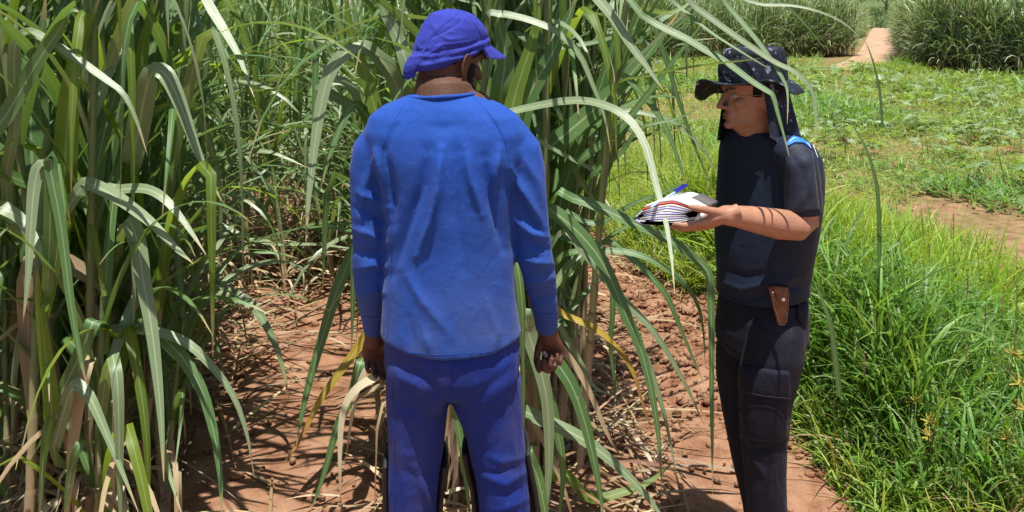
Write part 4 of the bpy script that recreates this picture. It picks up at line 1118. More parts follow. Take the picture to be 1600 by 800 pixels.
def stalk_mesh(k, H_=2.0, r0=.0155):
    rr = random.Random(50 + k); V, uv, F_ = [], [], []; n = 8; z = 0.0; rings = []
    lean = rr.uniform(-.05, .05), rr.uniform(-.05, .05)
    while z < H_:
        r = r0 * (1 - .45 * z / H_)
        rings += [(z, r * 1.14), (z + .012, r * 1.02), (z + .016, r * .93)]
        z += rr.uniform(.10, .16)
    rings.append((H_, r0 * .4))
    for z_, r in rings:
        for i in range(n):
            a = 2 * math.pi * i / n; V.append((r * math.cos(a) + lean[0] * (z_ / H_) ** 2 * H_, r * math.sin(a) + lean[1] * (z_ / H_) ** 2 * H_, z_)); uv.append((i / n, z_ / H_))
    for j in range(len(rings) - 1):
        for i in range(n): F_.append((j * n + i, j * n + (i + 1) % n, (j + 1) * n + (i + 1) % n, (j + 1) * n + i))
    return mesh_py('stalk', V, F_, M['stalk'], uv), lean
STALKS = [stalk_mesh(k) for k in range(6)]

def clear_of_people(w):
    """a leaf may not hang in front of or through the two people, the papers, or into the lens"""
    for q in w:
        if q.y < 1.45: return False
        a, b = PX(q)
        if 535 < a < 890 and b < 830 and q.y < 2.12: return False
        if 985 < a < 1310 and q.y < 2.85 and b < 860: return False
        if a > 1090 and b > 60 and q.y < 6: return False
        if 640 < a < 800 and q.y < 2.3: return False
        if 890 < a < 1130 and b > 330 and q.y < 4.5: return False
        if 400 < a < 545 and b > 500 and q.y < 4.6: return False
        if 290 < a < 420 and b > 660: return False
    return True
def plant(x, y, H_, n, kind, group, label, ndry=4, lo=.35, scale=1.0):
    root = tag(empty('sugarcane', (x, y, ghs(x, y) - .01)), label, 'sugarcane', group)
    me, lean = R.choice(STALKS)
    st = bpy.data.objects.new('stalk', me); COL.objects.link(st); st.parent = root
    tilt = (R.gauss(0, .07), R.gauss(0, .07)); rz = R.uniform(0, 6.28); f = H_ / 2.0
    st.rotation_euler = (tilt[0], tilt[1], rz); st.scale = (scale, scale, f)
    Mx = st.rotation_euler.to_matrix()
    def at(h):
        u_ = h / H_
        return Mx @ Vector((lean[0] * u_ * u_ * 2, lean[1] * u_ * u_ * 2, h))
    az0 = R.uniform(0, 6.28); made = 0
    for k in range(n):
        h = H_ * (lo + (1 - lo) * ((k + .6) / n)); ph = (k + .6) / n
        for attempt in range(7):
            az = az0 + (k % 2) * math.pi + R.gauss(0, .5) + attempt * .9
            src = LIB['upright'] if (ph > .72 and R.random() < .75) else LIB[kind]
            lm, pts = R.choice(src); s_ = R.uniform(.8, 1.1) * scale * (1 if ph < .8 else .9)
            loc = at(h); rm = Matrix.Rotation(az, 3, 'Z')
            if clear_of_people([root.location + loc + rm @ (pts[i] * s_) for i in range(2, len(pts), 2)] + [root.location + loc + rm @ (pts[-1] * s_)]):
                o = bpy.data.objects.new('leaf', lm); COL.objects.link(o); o.parent = root
                o.location = loc; o.rotation_euler = (0, 0, az); o.scale = (s_, s_, s_); made += 1
                break
    for k in range(ndry):
        lm, pts = R.choice(LIB['dry']); az = R.uniform(0, 6.28); loc = at(H_ * R.uniform(.06, lo + .05)); s_ = R.uniform(.7, 1.1)
        rm = Matrix.Rotation(az, 3, 'Z')
        if clear_of_people([root.location + loc + rm @ (q * s_) for q in pts[::2]]):
            o = bpy.data.objects.new('dry_leaf', lm); COL.objects.link(o); o.parent = root
            o.location = loc; o.rotation_euler = (0, 0, az); o.scale = (s_, s_, s_)
    return root

# joined foliage for plants too far away to pick single leaves out
def foliage_mesh(seed, n=22, thin=True):
    rr = random.Random(seed); V, F_, uv = [], [], []
    for k in range(n):
        src = LIB['upright'] if k > n * .75 else LIB['thin' if thin else 'broad']
        lm, pts = rr.choice(src); az = k % 2 * math.pi + rr.gauss(0, .7) + seed; h = .12 + 1.78 * k / n; s_ = rr.uniform(.7, 1.05)
        o = len(V); c, sn = math.cos(az), math.sin(az)
        for q in lm.vertices: V.append(((q.co.x * c - q.co.y * sn) * s_, (q.co.x * sn + q.co.y * c) * s_, q.co.z * s_ + h))
        k0 = {}
        for q in lm.polygons: F_.append(tuple(v + o for v in q.vertices))
        l = lm.uv_layers[0].data
        tmp = [None] * len(lm.vertices)
        for lp in lm.loops: tmp[lp.vertex_index] = tuple(l[lp.index].uv)
        uv += tmp
    return mesh_py('foliage', V, F_, [M['leaf'], M['leaf_pale'], M['leaf'], M['leaf_bright']][seed % 4], uv)
FOL = [foliage_mesh(k) for k in range(10)]
def dry_skirt(seed, n=12):
    rr = random.Random(seed); V, F_, uv = [], [], []
    for k in range(n):
        lm, pts = rr.choice(LIB['dry']); az = rr.uniform(0, 6.28); h = rr.uniform(.1, .8); s_ = rr.uniform(.6, 1.0); o = len(V); c, sn = math.cos(az), math.sin(az)
        for q in lm.vertices: V.append(((q.co.x * c - q.co.y * sn) * s_, (q.co.x * sn + q.co.y * c) * s_, max(.01, q.co.z * s_ + h)))
        for q in lm.polygons: F_.append(tuple(v + o for v in q.vertices))
        uv += [((i % 3) / 2, (i // 3) / 10) for i in range(len(lm.vertices))]
    return mesh_py('dry_leaves', V, F_, M['leaf_dry'] if seed % 2 else M['leaf_straw'], uv)
SKIRT = [dry_skirt(k) for k in range(6)]
def far_plant(x, y, H_, group, label):
    root = tag(empty('sugarcane', (x, y, ghs(x, y) - .01)), label, 'sugarcane', group)
    rz = R.uniform(0, 6.28)
    for nm, me, sc in (('stalk', R.choice(STALKS)[0], (1, 1, H_ / 2)), ('foliage', R.choice(FOL), (H_ / 2 * R.uniform(.85, 1.15),) * 2 + (H_ / 2,)), ('dry_leaves', R.choice(SKIRT), (1, 1, 1))):
        o = bpy.data.objects.new(nm, me); COL.objects.link(o); o.parent = root
        o.rotation_euler = (R.gauss(0, .06), R.gauss(0, .06), rz); o.scale = sc
        if nm != 'stalk': o['kind'] = 'stuff'
    return root

# left clump
def left_label(x, y):
    a = PX((x, y, 0))[0]
    if y < 3.0: return 'broad leaved sugarcane at the very front of the left clump, ' + ('cut by the left edge' if a < 70 else 'beside the bare soil')
    if y < 3.8: return 'broad leaved sugarcane in the middle of the left clump, ' + ('near the left edge' if a < 90 else 'towards the bare soil')
    return 'broad leaved sugarcane at the back of the left clump, ' + ('near the left edge' if a < 110 else 'next to the sunlit rows')
def mid_label(x, y):
    a = PX((x, y, 0))[0]
    if a > 845: return 'sugarcane on the right flank of the clump behind the person in blue, nearest the papers'
    if a > 760: return 'sugarcane behind the right arm of the person in blue'
    return 'sugarcane hidden mostly behind the back of the person in blue'
def back_label(x, y):
    a = PX((x, y, 0))[0]
    w_ = 'behind the left clump' if a < 300 else ('over the shaded end of the bare soil' if a < 560 else 'behind the person in blue')
    d_ = 'thin leaved sugarcane of the first sunlit row ' if y < 6.6 else ('thin leaved sugarcane of the middle sunlit rows ' if y < 8.4 else 'thin leaved sugarcane of the last sunlit rows ')
    return d_ + w_
gl_ = ('sugarcane in the near left clump', 'broad leaved sugarcane of the dense near clump filling the left edge of the photo')
n = 0
while n < 54:
    y = R.uniform(2.45, 4.7); x = R.uniform(-2.5, -1.25)
    a = PX((x, y, 0))[0]
    if not (-90 < a < 250 - (y - 2.4) * 8): continue
    plant(x, y, R.uniform(1.9, 2.9), R.randint(13, 17), 'broad', gl_[0], left_label(x, y), 9, R.choice((.04, .1, .2))); n += 1
n = 0
while n < 30:                                     # young shoots crowding the foot of the clump
    y = R.uniform(2.35, 3.6); x = R.uniform(-2.3, -1.1); a = PX((x, y, 0))[0]
    if not (-60 < a < 270): continue
    plant(x, y, R.uniform(.7, 1.15), R.randint(9, 12), 'broad' if n % 2 else 'thin', gl_[0], 'short young sugarcane shoot at the foot of the left clump, ' + ('near the left edge' if a < 100 else 'beside the bare soil'), 6, .04, .85); n += 1
# clump behind the worker in blue
gm_ = ('sugarcane in the clump behind the person in blue', 'broad leaved sugarcane of the clump right behind the person in the blue shirt')
n = 0
while n < 34:
    y = R.uniform(2.75, 3.9); x = R.uniform(-.38, .36)
    a = PX((x, y, 0))[0]
    if not (660 < a < 905): continue
    plant(x, y, R.uniform(1.9, 3.0), R.randint(13, 17), 'broad', gm_[0], mid_label(x, y), 7, R.choice((.1, .2, .3))); n += 1
n = 0
while n < 10:                                     # dark right flank of the clump
    y = R.uniform(2.95, 3.7); x = R.uniform(.08, .40); a = PX((x, y, 0))[0]
    if not (835 < a < 925): continue
    plant(x, y, R.uniform(1.8, 2.5), R.randint(15, 18), 'broad', gm_[0], mid_label(x, y), 7, .12); n += 1
# rows behind
gb_ = ('sugarcane in the sunlit rows behind', 'thin leaved sugarcane of the sunlit rows between the left clump and the person in blue')
n = 0
while n < 26:                                     # low cane leaning over the far end of the bare soil
    y = R.uniform(4.7, 6.3); x = R.uniform(-2.6, -.7); a = PX((x, y, 0))[0]
    if not (300 < a < 590): continue
    plant(x, y, R.uniform(.9, 1.5), 13, 'thin', gb_[0], 'low sugarcane leaning over the far end of the bare soil, ' + ('nearer the left clump' if a < 430 else 'nearer the person in blue'), 9, .06); n += 1
n = 0
while n < 50:
    y = R.uniform(4.3, 6.4); x = R.uniform(-3.0, .25); a = PX((x, y, 0))[0]
    if not (180 < a < 850) or (330 < a < 600 and y < 5.5) or (a > 600 and y < 4.0): continue
    plant(x, y, R.uniform(1.3, 1.9), 12, 'thin', gb_[0], back_label(x, y), 6, .12); n += 1
n = 0
while n < 80:
    y = R.uniform(5.6, 9.8); x = R.uniform(-8.0, .45); a = PX((x, y, 0))[0]
    if not (-150 < a < 850) or (340 < a < 570 and y < 5.9): continue
    far_plant(x, y, R.uniform(1.5, 2.2), gb_[0], back_label(x, y)); n += 1
# ------------------------------------------------------------------ the cane leaves one can name, each on its own stalk
def catmull(pts, n):
    p_ = [pts[0] * 2 - pts[1]] + pts + [pts[-1] * 2 - pts[-2]]; out = []; segs = len(pts) - 1
    for i in range(n):
        u_ = i / (n - 1) * segs; k = min(int(u_), segs - 1); t = u_ - k
        a, b, c, d = p_[k], p_[k + 1], p_[k + 2], p_[k + 3]
        out.append(.5 * ((2 * b) + (c - a) * t + (2 * a - 5 * b + 4 * c - d) * t * t + (3 * b - a - 3 * c + d) * t ** 3))
    return out
HST = {}
def hero_leaf(root, line, D0, Dk, wpx, m, face=.75, name='leaf', base=.75):
    """line of photo pixels, depth runs from D0 at the stalk to Dk at the tip; width in pixels"""
    L = [0.0]
    for a, b in zip(line[:-1], line[1:]): L.append(L[-1] + math.hypot(b[0] - a[0], b[1] - a[1]))
    pts = [P(a, b, D0 + (Dk - D0) * s_ / L[-1]) for (a, b), s_ in zip(line, L)]
    if root.name in HST:                          # the blade leaves its stem below the first point seen
        b0, b1 = HST[root.name]
        z_ = min(max(pts[0].z - .12 - .25 * (Vector((pts[0].x, pts[0].y, 0)) - Vector((b0.x, b0.y, 0))).length, b0.z + .06), b1.z)
        k_ = (z_ - b0.z) / max(.01, b1.z - b0.z); sp = b0.lerp(b1, k_)
        if .03 < (sp - pts[0]).length < .8: pts = [sp] + pts
    n = max(14, min(24, len(pts) * 3))
    pts = catmull(pts, n); sides = []
    for i, p_ in enumerate(pts):
        td = (pts[min(i + 1, n - 1)] - pts[max(i - 1, 0)]).normalized()
        view = (EYE - p_).normalized()
        nn = (Z3 * (1 - face) + view * face + SUN_DIR * .35).normalized()
        sides.append(td.cross(nn).normalized())
    w = wpx * (D0 + Dk) / 2 / FP
    o = link(name, blade_mesh(name, pts, w, m, sides, .14, .02, base), root)
    return o
def hero_stalk(base_px, D, top, label, group, r=.016, Dt=None):
    bx = (base_px - 800) * D / FP; z0 = ghs(bx, D)
    root = tag(empty('sugarcane', (bx, D, z0)), label, 'sugarcane', group)
    tp = P(top[0], top[1], Dt or D) - root.location
    V, uv, F_ = [], [], []; n = 9; H_ = tp.length; z = 0; rings = []; rr = random.Random(int(base_px))
    while z < H_ - .05:
        q = r * (1 - .4 * z / H_); rings += [(z, q * 1.16), (z + .012, q * 1.02), (z + .018, q * .93)]; z += rr.uniform(.11, .17)
    rings.append((H_, r * .5))
    HST[root.name] = (root.location.copy(), root.location + tp)
    d = tp.normalized(); ux = d.cross(Vector((0, 1, 0))).normalized(); uy = d.cross(ux)
    for z_, q in rings:
        c = d * z_ + ux * (.03 * math.sin(z_ * 1.7) * z_ / H_)
        for i in range(n):
            a = 2 * math.pi * i / n; V.append(c + ux * (q * math.cos(a)) + uy * (q * math.sin(a))); uv.append((i / n, z_ / H_))
    for j in range(len(rings) - 1):
        for i in range(n): F_.append((j * n + i, j * n + (i + 1) % n, (j + 1) * n + (i + 1) % n, (j + 1) * n + i))
    o = bpy.data.objects.new('stalk', mesh_py('stalk', V, F_, M['stalk'], uv)); COL.objects.link(o); o.parent = root
    return root
G_, PA, BR, YE, DR, ST = M['leaf'], M['leaf_pale'], M['leaf_bright'], M['leaf_yellow'], M['leaf_dry'], M['leaf_straw']
gL, gM = gl_[0], gm_[0]
h = hero_stalk(60, 2.6, (135, -40), 'sugarcane at the left edge with one tall upright yellow-green blade', gL)
hero_leaf(h, [(98, 330), (103, 230), (110, 140), (126, 70), (160, -15)], 2.45, 2.35, 40, BR)
hero_leaf(h, [(10, 330), (24, 190), (22, 110), (24, 70), (40, 50), (62, 56), (110, 85), (165, 124), (194, 148), (214, 190), (231, 245)], 2.4, 2.2, 20, PA)
hero_leaf(h, [(-20, 250), (20, 165), (60, 95), (90, 50), (108, 18), (126, 19)], 2.3, 2.25, 30, G_)
hero_leaf(h, [(60, 420), (50, 250), (44, 120), (20, -10)], 2.5, 2.6, 46, G_)
hero_leaf(h, [(70, 360), (62, 250), (60, 120), (72, -10)], 2.55, 2.6, 44, G_)
h = hero_stalk(186, 2.75, (222, -30), 'thick stemmed sugarcane whose broad leaf folds over into a pale tip in the left clump', gL, .020)
hero_leaf(h, [(205, 262), (214, 215), (226, 150), (238, 114), (254, 112), (270, 135), (290, 185), (312, 245), (346, 314)], 2.55, 2.35, 38, PA)
hero_leaf(h, [(150, 420), (165, 300), (180, 200), (206, 60), (212, -10)], 2.6, 2.7, 30, G_)
hero_leaf(h, [(190, 320), (215, 150), (226, 60), (250, -10)], 2.7, 2.7, 30, BR)
hero_leaf(h, [(150, 330), (160, 220), (190, 110), (200, 0)], 2.5, 2.6, 26, G_)
hero_leaf(h, [(120, 300), (112, 180), (150, 60), (190, -12)], 2.7, 2.7, 28, PA)
h = hero_stalk(40, 2.4, (84, 200), 'short sugarcane in the left clump with pale leaves drooping forward', gL)
hero_leaf(h, [(82, 330), (79, 290), (74, 264), (62, 260), (53, 295), (48, 360), (44, 430), (36, 505)], 2.25, 2.1, 27, PA)
hero_leaf(h, [(128, 292), (140, 288), (172, 302), (202, 322), (238, 350), (275, 388), (302, 412)], 2.4, 2.2, 26, PA)
hero_leaf(h, [(75, 440), (80, 260), (78, 262), (95, 350), (110, 470), (124, 550), (136, 604)], 2.2, 2.1, 20, G_)
hero_leaf(h, [(80, 655), (72, 560), (62, 480), (58, 420)], 2.3, 2.25, 24, BR)
hero_leaf(h, [(0, 325), (14, 330), (34, 345), (60, 385), (76, 440)], 2.3, 2.2, 24, PA)
hero_leaf(h, [(80, 450), (96, 330), (78, 275), (90, 260), (100, 300), (110, 350)], 2.35, 2.35, 18, BR)
h = hero_stalk(150, 2.6, (196, 250), 'sugarcane in the left clump with a long pale leaf hanging straight down', gL)
hero_leaf(h, [(196, 345), (206, 352), (216, 385), (224, 440), (235, 500), (245, 580), (252, 660), (256, 752)], 2.4, 2.15, 29, PA)
hero_leaf(h, [(160, 300), (182, 297), (224, 295), (256, 310), (290, 350), (322, 398)], 2.4, 2.25, 22, PA)
hero_leaf(h, [(88, 720), (98, 650), (114, 604), (124, 604), (141, 622), (162, 668), (188, 730), (216, 800)], 2.35, 2.15, 23, PA)
hero_leaf(h, [(120, 515), (150, 518), (200, 514), (245, 519), (290, 535), (325, 566), (362, 614), (385, 675), (397, 745)], 2.5, 2.4, 19, PA)
hero_leaf(h, [(210, 510), (235, 514), (262, 535), (290, 566), (317, 615), (335, 680), (344, 745), (347, 812)], 2.5, 2.3, 24, G_)
hero_leaf(h, [(110, 530), (130, 560), (150, 620), (172, 700), (188, 780), (190, 830)], 2.4, 2.4, 26, G_)
hero_leaf(h, [(130, 690), (110, 740), (100, 810)], 2.3, 2.3, 18, G_)
hero_leaf(h, [(150, 500), (125, 555), (85, 640), (70, 700), (60, 830)], 2.3, 2.3, 26, G_)
hero_leaf(h, [(140, 560), (118, 660), (110, 750), (104, 830)], 2.35, 2.35, 22, DR, name='dry_leaf')
hero_leaf(h, [(60, 400), (44, 520), (52, 640), (50, 760)], 2.45, 2.4, 34, DR, name='dry_leaf')
h = hero_stalk(300, 3.5, (330, 60), 'slender sugarcane inside the left clump with leaves arching over the bare soil', gL)
hero_leaf(h, [(290, 475), (310, 466), (345, 456), (378, 466), (402, 487), (424, 525), (441, 570), (452, 628)], 3.3, 3.1, 20, PA)
hero_leaf(h, [(312, -20), (330, 14), (350, 47), (374, 90), (397, 152)], 2.7, 2.5, 17, PA)
hero_leaf(h, [(280, 110), (300, 60), (330, 20), (345, -10)], 2.9, 2.9, 22, G_)
hero_leaf(h, [(300, 260), (340, 244), (390, 236), (430, 240), (480, 262)], 3.4, 3.3, 14, PA)
hero_leaf(h, [(300, 320), (350, 355), (420, 380), (500, 382), (570, 392)], 3.4, 3.2, 10, PA)
# in the middle, left of the worker
h = hero_stalk(640, 3.1, (648, -40), 'sugarcane left of the person in blue, one long pale leaf arching over and down', gM, .020)
hero_leaf(h, [(632, 190), (618, 130), (600, 98), (577, 77), (556, 75), (532, 90), (512, 122), (499, 178), (490, 240), (482, 312), (478, 378)], 2.9, 2.55, 31, PA)
hero_leaf(h, [(600, 240), (575, 185), (556, 164), (541, 178), (516, 240), (497, 305)], 2.9, 2.7, 22, G_)
hero_leaf(h, [(505, 140), (530, 126), (550, 140), (565, 168), (576, 198)], 3.0, 3.0, 20, PA)
hero_leaf(h, [(500, 60), (494, 90), (492, 150), (490, 260), (492, 350)], 3.1, 3.0, 12, G_)
hero_leaf(h, [(610, 250), (575, 130), (548, 50), (540, -20)], 2.8, 2.8, 26, BR)
hero_leaf(h, [(640, 120), (622, 60), (600, 20), (590, -20)], 2.7, 2.7, 26, PA)
h = hero_stalk(600, 3.2, (560, 380), 'leaning sugarcane beside the left hand of the person in blue with a yellowed leaf', gM, .013)
hero_leaf(h, [(590, 360), (560, 385), (546, 408), (525, 458), (506, 520), (486, 588), (471, 650), (463, 698)], 3.0, 2.8, 23, G_)
hero_leaf(h, [(585, 500), (566, 534), (536, 575), (501, 624), (467, 690), (440, 728)], 2.95, 2.8, 17, YE)
hero_leaf(h, [(610, 572), (595, 585), (560, 605), (537, 640), (531, 710), (533, 800)], 2.7, 2.6, 17, ST, name='dry_leaf')
hero_leaf(h, [(566, 560), (552, 612), (528, 665), (507, 738), (485, 800)], 2.75, 2.65, 18, G_)
hero_leaf(h, [(600, 560), (570, 580), (552, 640), (540, 720)], 2.7, 2.7, 12, ST, name='dry_leaf')
hero_leaf(h, [(598, 600), (560, 620), (520, 640)], 2.7, 2.7, 9, DR, name='dry_leaf')
# right side of the middle clump
h = hero_stalk(838, 2.85, (780, -40), 'sugarcane behind the right shoulder of the person in blue with a thin leaf arching right', gM, .020)
hero_leaf(h, [(760, 28), (780, 22), (802, 25), (832, 33), (870, 50), (905, 85), (925, 130), (944, 180), (954, 236)], 2.6, 2.4, 15, PA)
hero_leaf(h, [(790, 290), (800, 170), (830, 70), (850, -15)], 2.5, 2.6, 34, BR)
hero_leaf(h, [(800, 330), (815, 180), (870, 70), (905, -15)], 2.55, 2.6, 40, G_)
hero_leaf(h, [(782, 160), (790, 90), (780, 40), (776, -15)], 2.7, 2.7, 36, G_)
h = hero_stalk(862, 2.9, (935, 270), 'sugarcane with a thick leaning stem between the person in blue and the papers', gM, .022)
hero_leaf(h, [(800, 320), (840, 250), (930, 170), (1000, 100), (1060, 20)], 2.8, 2.8, 44, G_)
hero_leaf(h, [(790, 190), (840, 166), (900, 157), (946, 165), (982, 186), (1008, 226), (1024, 285), (1040, 345), (1049, 400), (1054, 458)], 2.5, 1.9, 17, PA)
hero_leaf(h, [(885, -60), (925, -12), (960, 30), (985, 70), (1012, 106), (1037, 142)], 2.4, 2.2, 19, PA)
hero_leaf(h, [(800, 60), (850, 75), (930, 66), (985, 46), (1040, 20)], 2.7, 2.6, 12, G_)
hero_leaf(h, [(900, 260), (960, 210), (1010, 150), (1060, 85), (1110, 20)], 2.8, 2.7, 15, G_)
hero_leaf(h, [(920, 280), (970, 240), (1000, 200), (1060, 185), (1115, 156)], 2.7, 2.6, 9, G_)
hero_leaf(h, [(960, 120), (1010, 155), (1040, 200), (1060, 250), (1071, 288)], 2.8, 2.7, 13, G_)
hero_leaf(h, [(1000, 20), (1034, 75), (1058, 150), (1086, 230), (1120, 312)], 2.9, 2.9, 10, G_)
hero_leaf(h, [(960, 180), (1020, 180), (1060, 196), (1100, 235), (1130, 290)], 2.9, 2.9, 10, PA)
hero_leaf(h, [(880, 330), (930, 350), (990, 318), (1040, 300), (1076, 280)], 2.6, 2.5, 11, G_)
hero_leaf(h, [(880, 440), (940, 380), (1000, 340), (1050, 300)], 2.75, 2.75, 9, G_)
hero_leaf(h, [(850, 470), (880, 300), (940, 130), (980, -10)], 2.85, 2.85, 30, G_)
hero_leaf(h, [(860, 480), (880, 380), (895, 250), (890, 120)], 2.9, 2.9, 28, G_)
h = hero_stalk(835, 2.75, (850, 300), 'low sugarcane right of the person in blue, its broad leaves drooping over the path', gM)
hero_leaf(h, [(838, 318), (852, 323), (880, 342), (908, 368), (934, 399), (954, 436), (978, 492), (1001, 545), (1018, 612), (1030, 690), (1034, 776)], 2.5, 2.3, 27, G_)
hero_leaf(h, [(880, 360), (905, 385), (935, 418), (962, 462), (988, 515), (1012, 566), (1032, 625), (1047, 690), (1060, 760)], 2.6, 2.45, 15, PA)
hero_leaf(h, [(870, 300), (890, 309), (922, 318), (990, 349), (1042, 373), (1078, 398), (1101, 418), (1109, 436), (1111, 480), (1112, 540), (1112, 620), (1113, 704), (1113, 772)], 2.4, 2.22, 19, G_)
hero_leaf(h, [(880, 398), (955, 392), (1000, 399), (1040, 419), (1067, 441), (1088, 471), (1098, 510), (1102, 570)], 2.7, 2.6, 12, G_)
hero_leaf(h, [(940, 380), (985, 402), (1011, 427), (1039, 458), (1054, 490), (1066, 520), (1085, 565), (1100, 600)], 2.9, 2.9, 12, G_)
hero_leaf(h, [(905, 400), (945, 436), (985, 480), (1017, 513), (1049, 561), (1077, 613), (1099, 662)], 2.8, 2.8, 15, PA)
hero_leaf(h, [(850, 460), (880, 520), (908, 568), (928, 604), (962, 620)], 2.8, 2.8, 12, PA)
hero_leaf(h, [(850, 470), (880, 491), (929, 513), (965, 545), (989, 581), (1005, 633), (1021, 682)], 2.7, 2.65, 12, YE)
hero_leaf(h, [(946, 430), (957, 480), (954, 540), (960, 596), (961, 630)], 2.9, 2.9, 10, G_)
hero_leaf(h, [(840, 460), (848, 520), (866, 560), (893, 602), (912, 654), (925, 706), (936, 760), (946, 830)], 2.45, 2.35, 27, G_)
hero_leaf(h, [(818, 480), (826, 520), (842, 570), (854, 622), (858, 690), (856, 760), (850, 830)], 2.4, 2.35, 27, PA)
hero_leaf(h, [(812, 640), (842, 654), (900, 680), (942, 709), (982, 745), (1018, 785), (1050, 830)], 2.5, 2.4, 23, PA)
hero_leaf(h, [(822, 560), (850, 600), (868, 660), (880, 740), (870, 830)], 2.55, 2.5, 22, G_)
hero_leaf(h, [(820, 700), (838, 740), (850, 790), (858, 840)], 2.35, 2.3, 24, G_)
hero_leaf(h, [(850, 520), (890, 560), (920, 610), (950, 680), (975, 720)], 2.65, 2.65, 13, DR, name='dry_leaf')
hero_leaf(h, [(880, 740), (920, 778), (970, 770), (1016, 752), (1055, 720)], 2.7, 2.8, 18, BR)
hero_leaf(h, [(820, 640), (850, 690), (880, 760), (900, 830)], 2.6, 2.6, 12, DR, name='dry_leaf')
h = hero_stalk(712, 2.75, (716, 520), 'young sugarcane shoot seen between the legs of the person in blue', gM, .012)
hero_leaf(h, [(708, 600), (712, 645), (722, 700), (729, 760), (738, 840)], 2.3, 2.25, 15, G_)
hero_leaf(h, [(716, 640), (704, 690), (712, 740), (698, 790)], 2.6, 2.6, 10, ST, name='dry_leaf')
hero_leaf(h, [(730, 640), (716, 680), (706, 730), (700, 750)], 2.65, 2.65, 9, ST, name='dry_leaf')
hero_leaf(h, [(724, 700), (706, 728), (698, 770)], 2.6, 2.6, 8, ST, name='dry_leaf')
hero_leaf(h, [(698, 770), (716, 764), (736, 762)], 2.6, 2.6, 8, ST, name='dry_leaf')
hero_leaf(h, [(735, 680), (722, 720), (734, 770), (745, 800)], 2.6, 2.6, 8, DR, name='dry_leaf')
# leaves over the hat, from a stem that bends to the right above the frame
h = hero_stalk(905, 2.95, (985, -60), 'sugarcane whose long leaves reach over the camouflage sun hat', gM, .016, 2.5)
hero_leaf(h, [(960, -20), (1000, 22), (1040, 45), (1068, 58), (1098, 76), (1136, 98), (1173, 126), (1200, 143), (1208, 150), (1215, 176), (1225, 212), (1233, 244)], 2.3, 1.98, 14, G_)
hero_leaf(h, [(1030, -60), (1075, 0), (1110, 28), (1140, 50), (1172, 72), (1210, 97), (1240, 111), (1260, 128), (1272, 152), (1275, 188), (1273, 234)], 2.25, 1.98, 12, PA)
hero_leaf(h, [(1080, -60), (1130, 0), (1172, 50), (1193, 76), (1213, 106), (1227, 131), (1231, 152), (1230, 194)], 2.3, 2.0, 9, G_)
hero_leaf(h, [(1120, -20), (1150, -6), (1190, 7), (1230, 8), (1270, 15), (1310, 31), (1336, 51), (1351, 70)], 2.4, 2.3, 7, PA)
hero_leaf(h, [(1020, -10), (1062, 12), (1110, 50), (1160, 82), (1206, 110)], 2.3, 2.0, 7, G_)
hero_leaf(h, [(960, 138), (1010, 120), (1060, 108), (1122, 99), (1160, 95), (1193, 90)], 2.4, 2.0, 6, BR)
hero_leaf(h, [(1180, -40), (1220, 0), (1260, 40), (1290, 78)], 2.4, 2.4, 6, G_)
hero_leaf(h, [(960, 0), (1010, 20), (1060, 60), (1120, 60)], 2.7, 2.8, 14, G_)
hero_leaf(h, [(980, -20), (1004, 10), (1050, 20), (1090, -5)], 2.7, 2.8, 16, BR)
# ------------------------------------------------------------------ litter, clods, grass, weeds
def gz(b):
    b[:, 2] += gh(b[:, 0], b[:, 1]); return b
def keep_soil(x, y):
    a = 800 + x * FP / y
    return a < 1130 + 0 * y
N = 8000
y = U(2.4, 9.5, N) ** 1.0; x = U(-4.2, 1.3, N); a = 800 + x * FP / y
row = (np.abs(x + 1.9) < .6) | (np.abs(x - .05) < .55) | (y > 5.2)
k = (row & (rng.random(N) < .9)) | (rng.random(N) < .08)
k &= ~((x > .75) & (y < 4.6) & (rng.random(N) < .8))
x, y = x[k], y[k]; n = len(x)
b = gz(np.stack([x, y, U(.006, .05, n)], -1))
tn = pick([(.40, .30, .18), (.30, .20, .11), (.46, .37, .24), (.22, .13, .07), (.36, .25, .14)], n)
lit = blades(b, U(0, 6.28, n), U(.15, .75, n), U(-.05, .35, n), U(.1, .7, n), U(.006, .024, n), 5, 1.2, U(-.5, .5, n), tn)
o = tag(link('leaf_litter', big_mesh('leaf_litter', *lit[:2], M['dryleaf'], lit[2])), 'dry straw coloured cane leaves littering the soil under the cane', 'leaf litter', kind='stuff')
# crumbled soil
bm = bmesh.new(); bmesh.ops.create_icosphere(bm, subdivisions=1, radius=1.0)
iv = np.array([v.co[:] for v in bm.verts]); iq = np.array([[v.index for v in f.verts] for f in bm.faces]); bm.free()
N = 3200
x = np.concatenate([rng.normal(1.0, .24, 1600), U(-2.2, 1.6, 1100), U(1.2, 5.2, 500)]); y = np.concatenate([rng.normal(4.3, .6, 1600), U(2.5, 5.5, 1100), U(2.7, 8, 500)])
sz = np.minimum(.024, rng.lognormal(-4.85, .62, N))
jit = np.clip(1 + rng.normal(0, .38, (N, len(iv), 1)), .35, 1.8)
Vc = iv[None] * jit * sz[:, None, None] * np.array([1.1, 1, .75]) + np.stack([x, y, gh(x, y) + sz * .35 + .004], -1)[:, None]
Qc = (iq[None] + np.arange(N)[:, None, None] * len(iv)).reshape(-1, 3)
tag(link('soil_clods', big_mesh('soil_clods', Vc.reshape(-1, 3), Qc, M['soil'], smooth=False)), 'loose red brown clods of earth on the path', 'soil', kind='stuff')

def lx(y): return np.where(y < 4.6, 1.22 + (3.6 - np.minimum(y, 3.6)) * .02, 1.22 - (y - 4.6) * .30)
pal_b = [(.18, .30, .028), (.27, .38, .040), (.13, .23, .026), (.34, .42, .07), (.21, .31, .035)]
pal_y = [(.24, .34, .05), (.32, .38, .08), (.17, .27, .04), (.36, .37, .14)]
parts_ = []
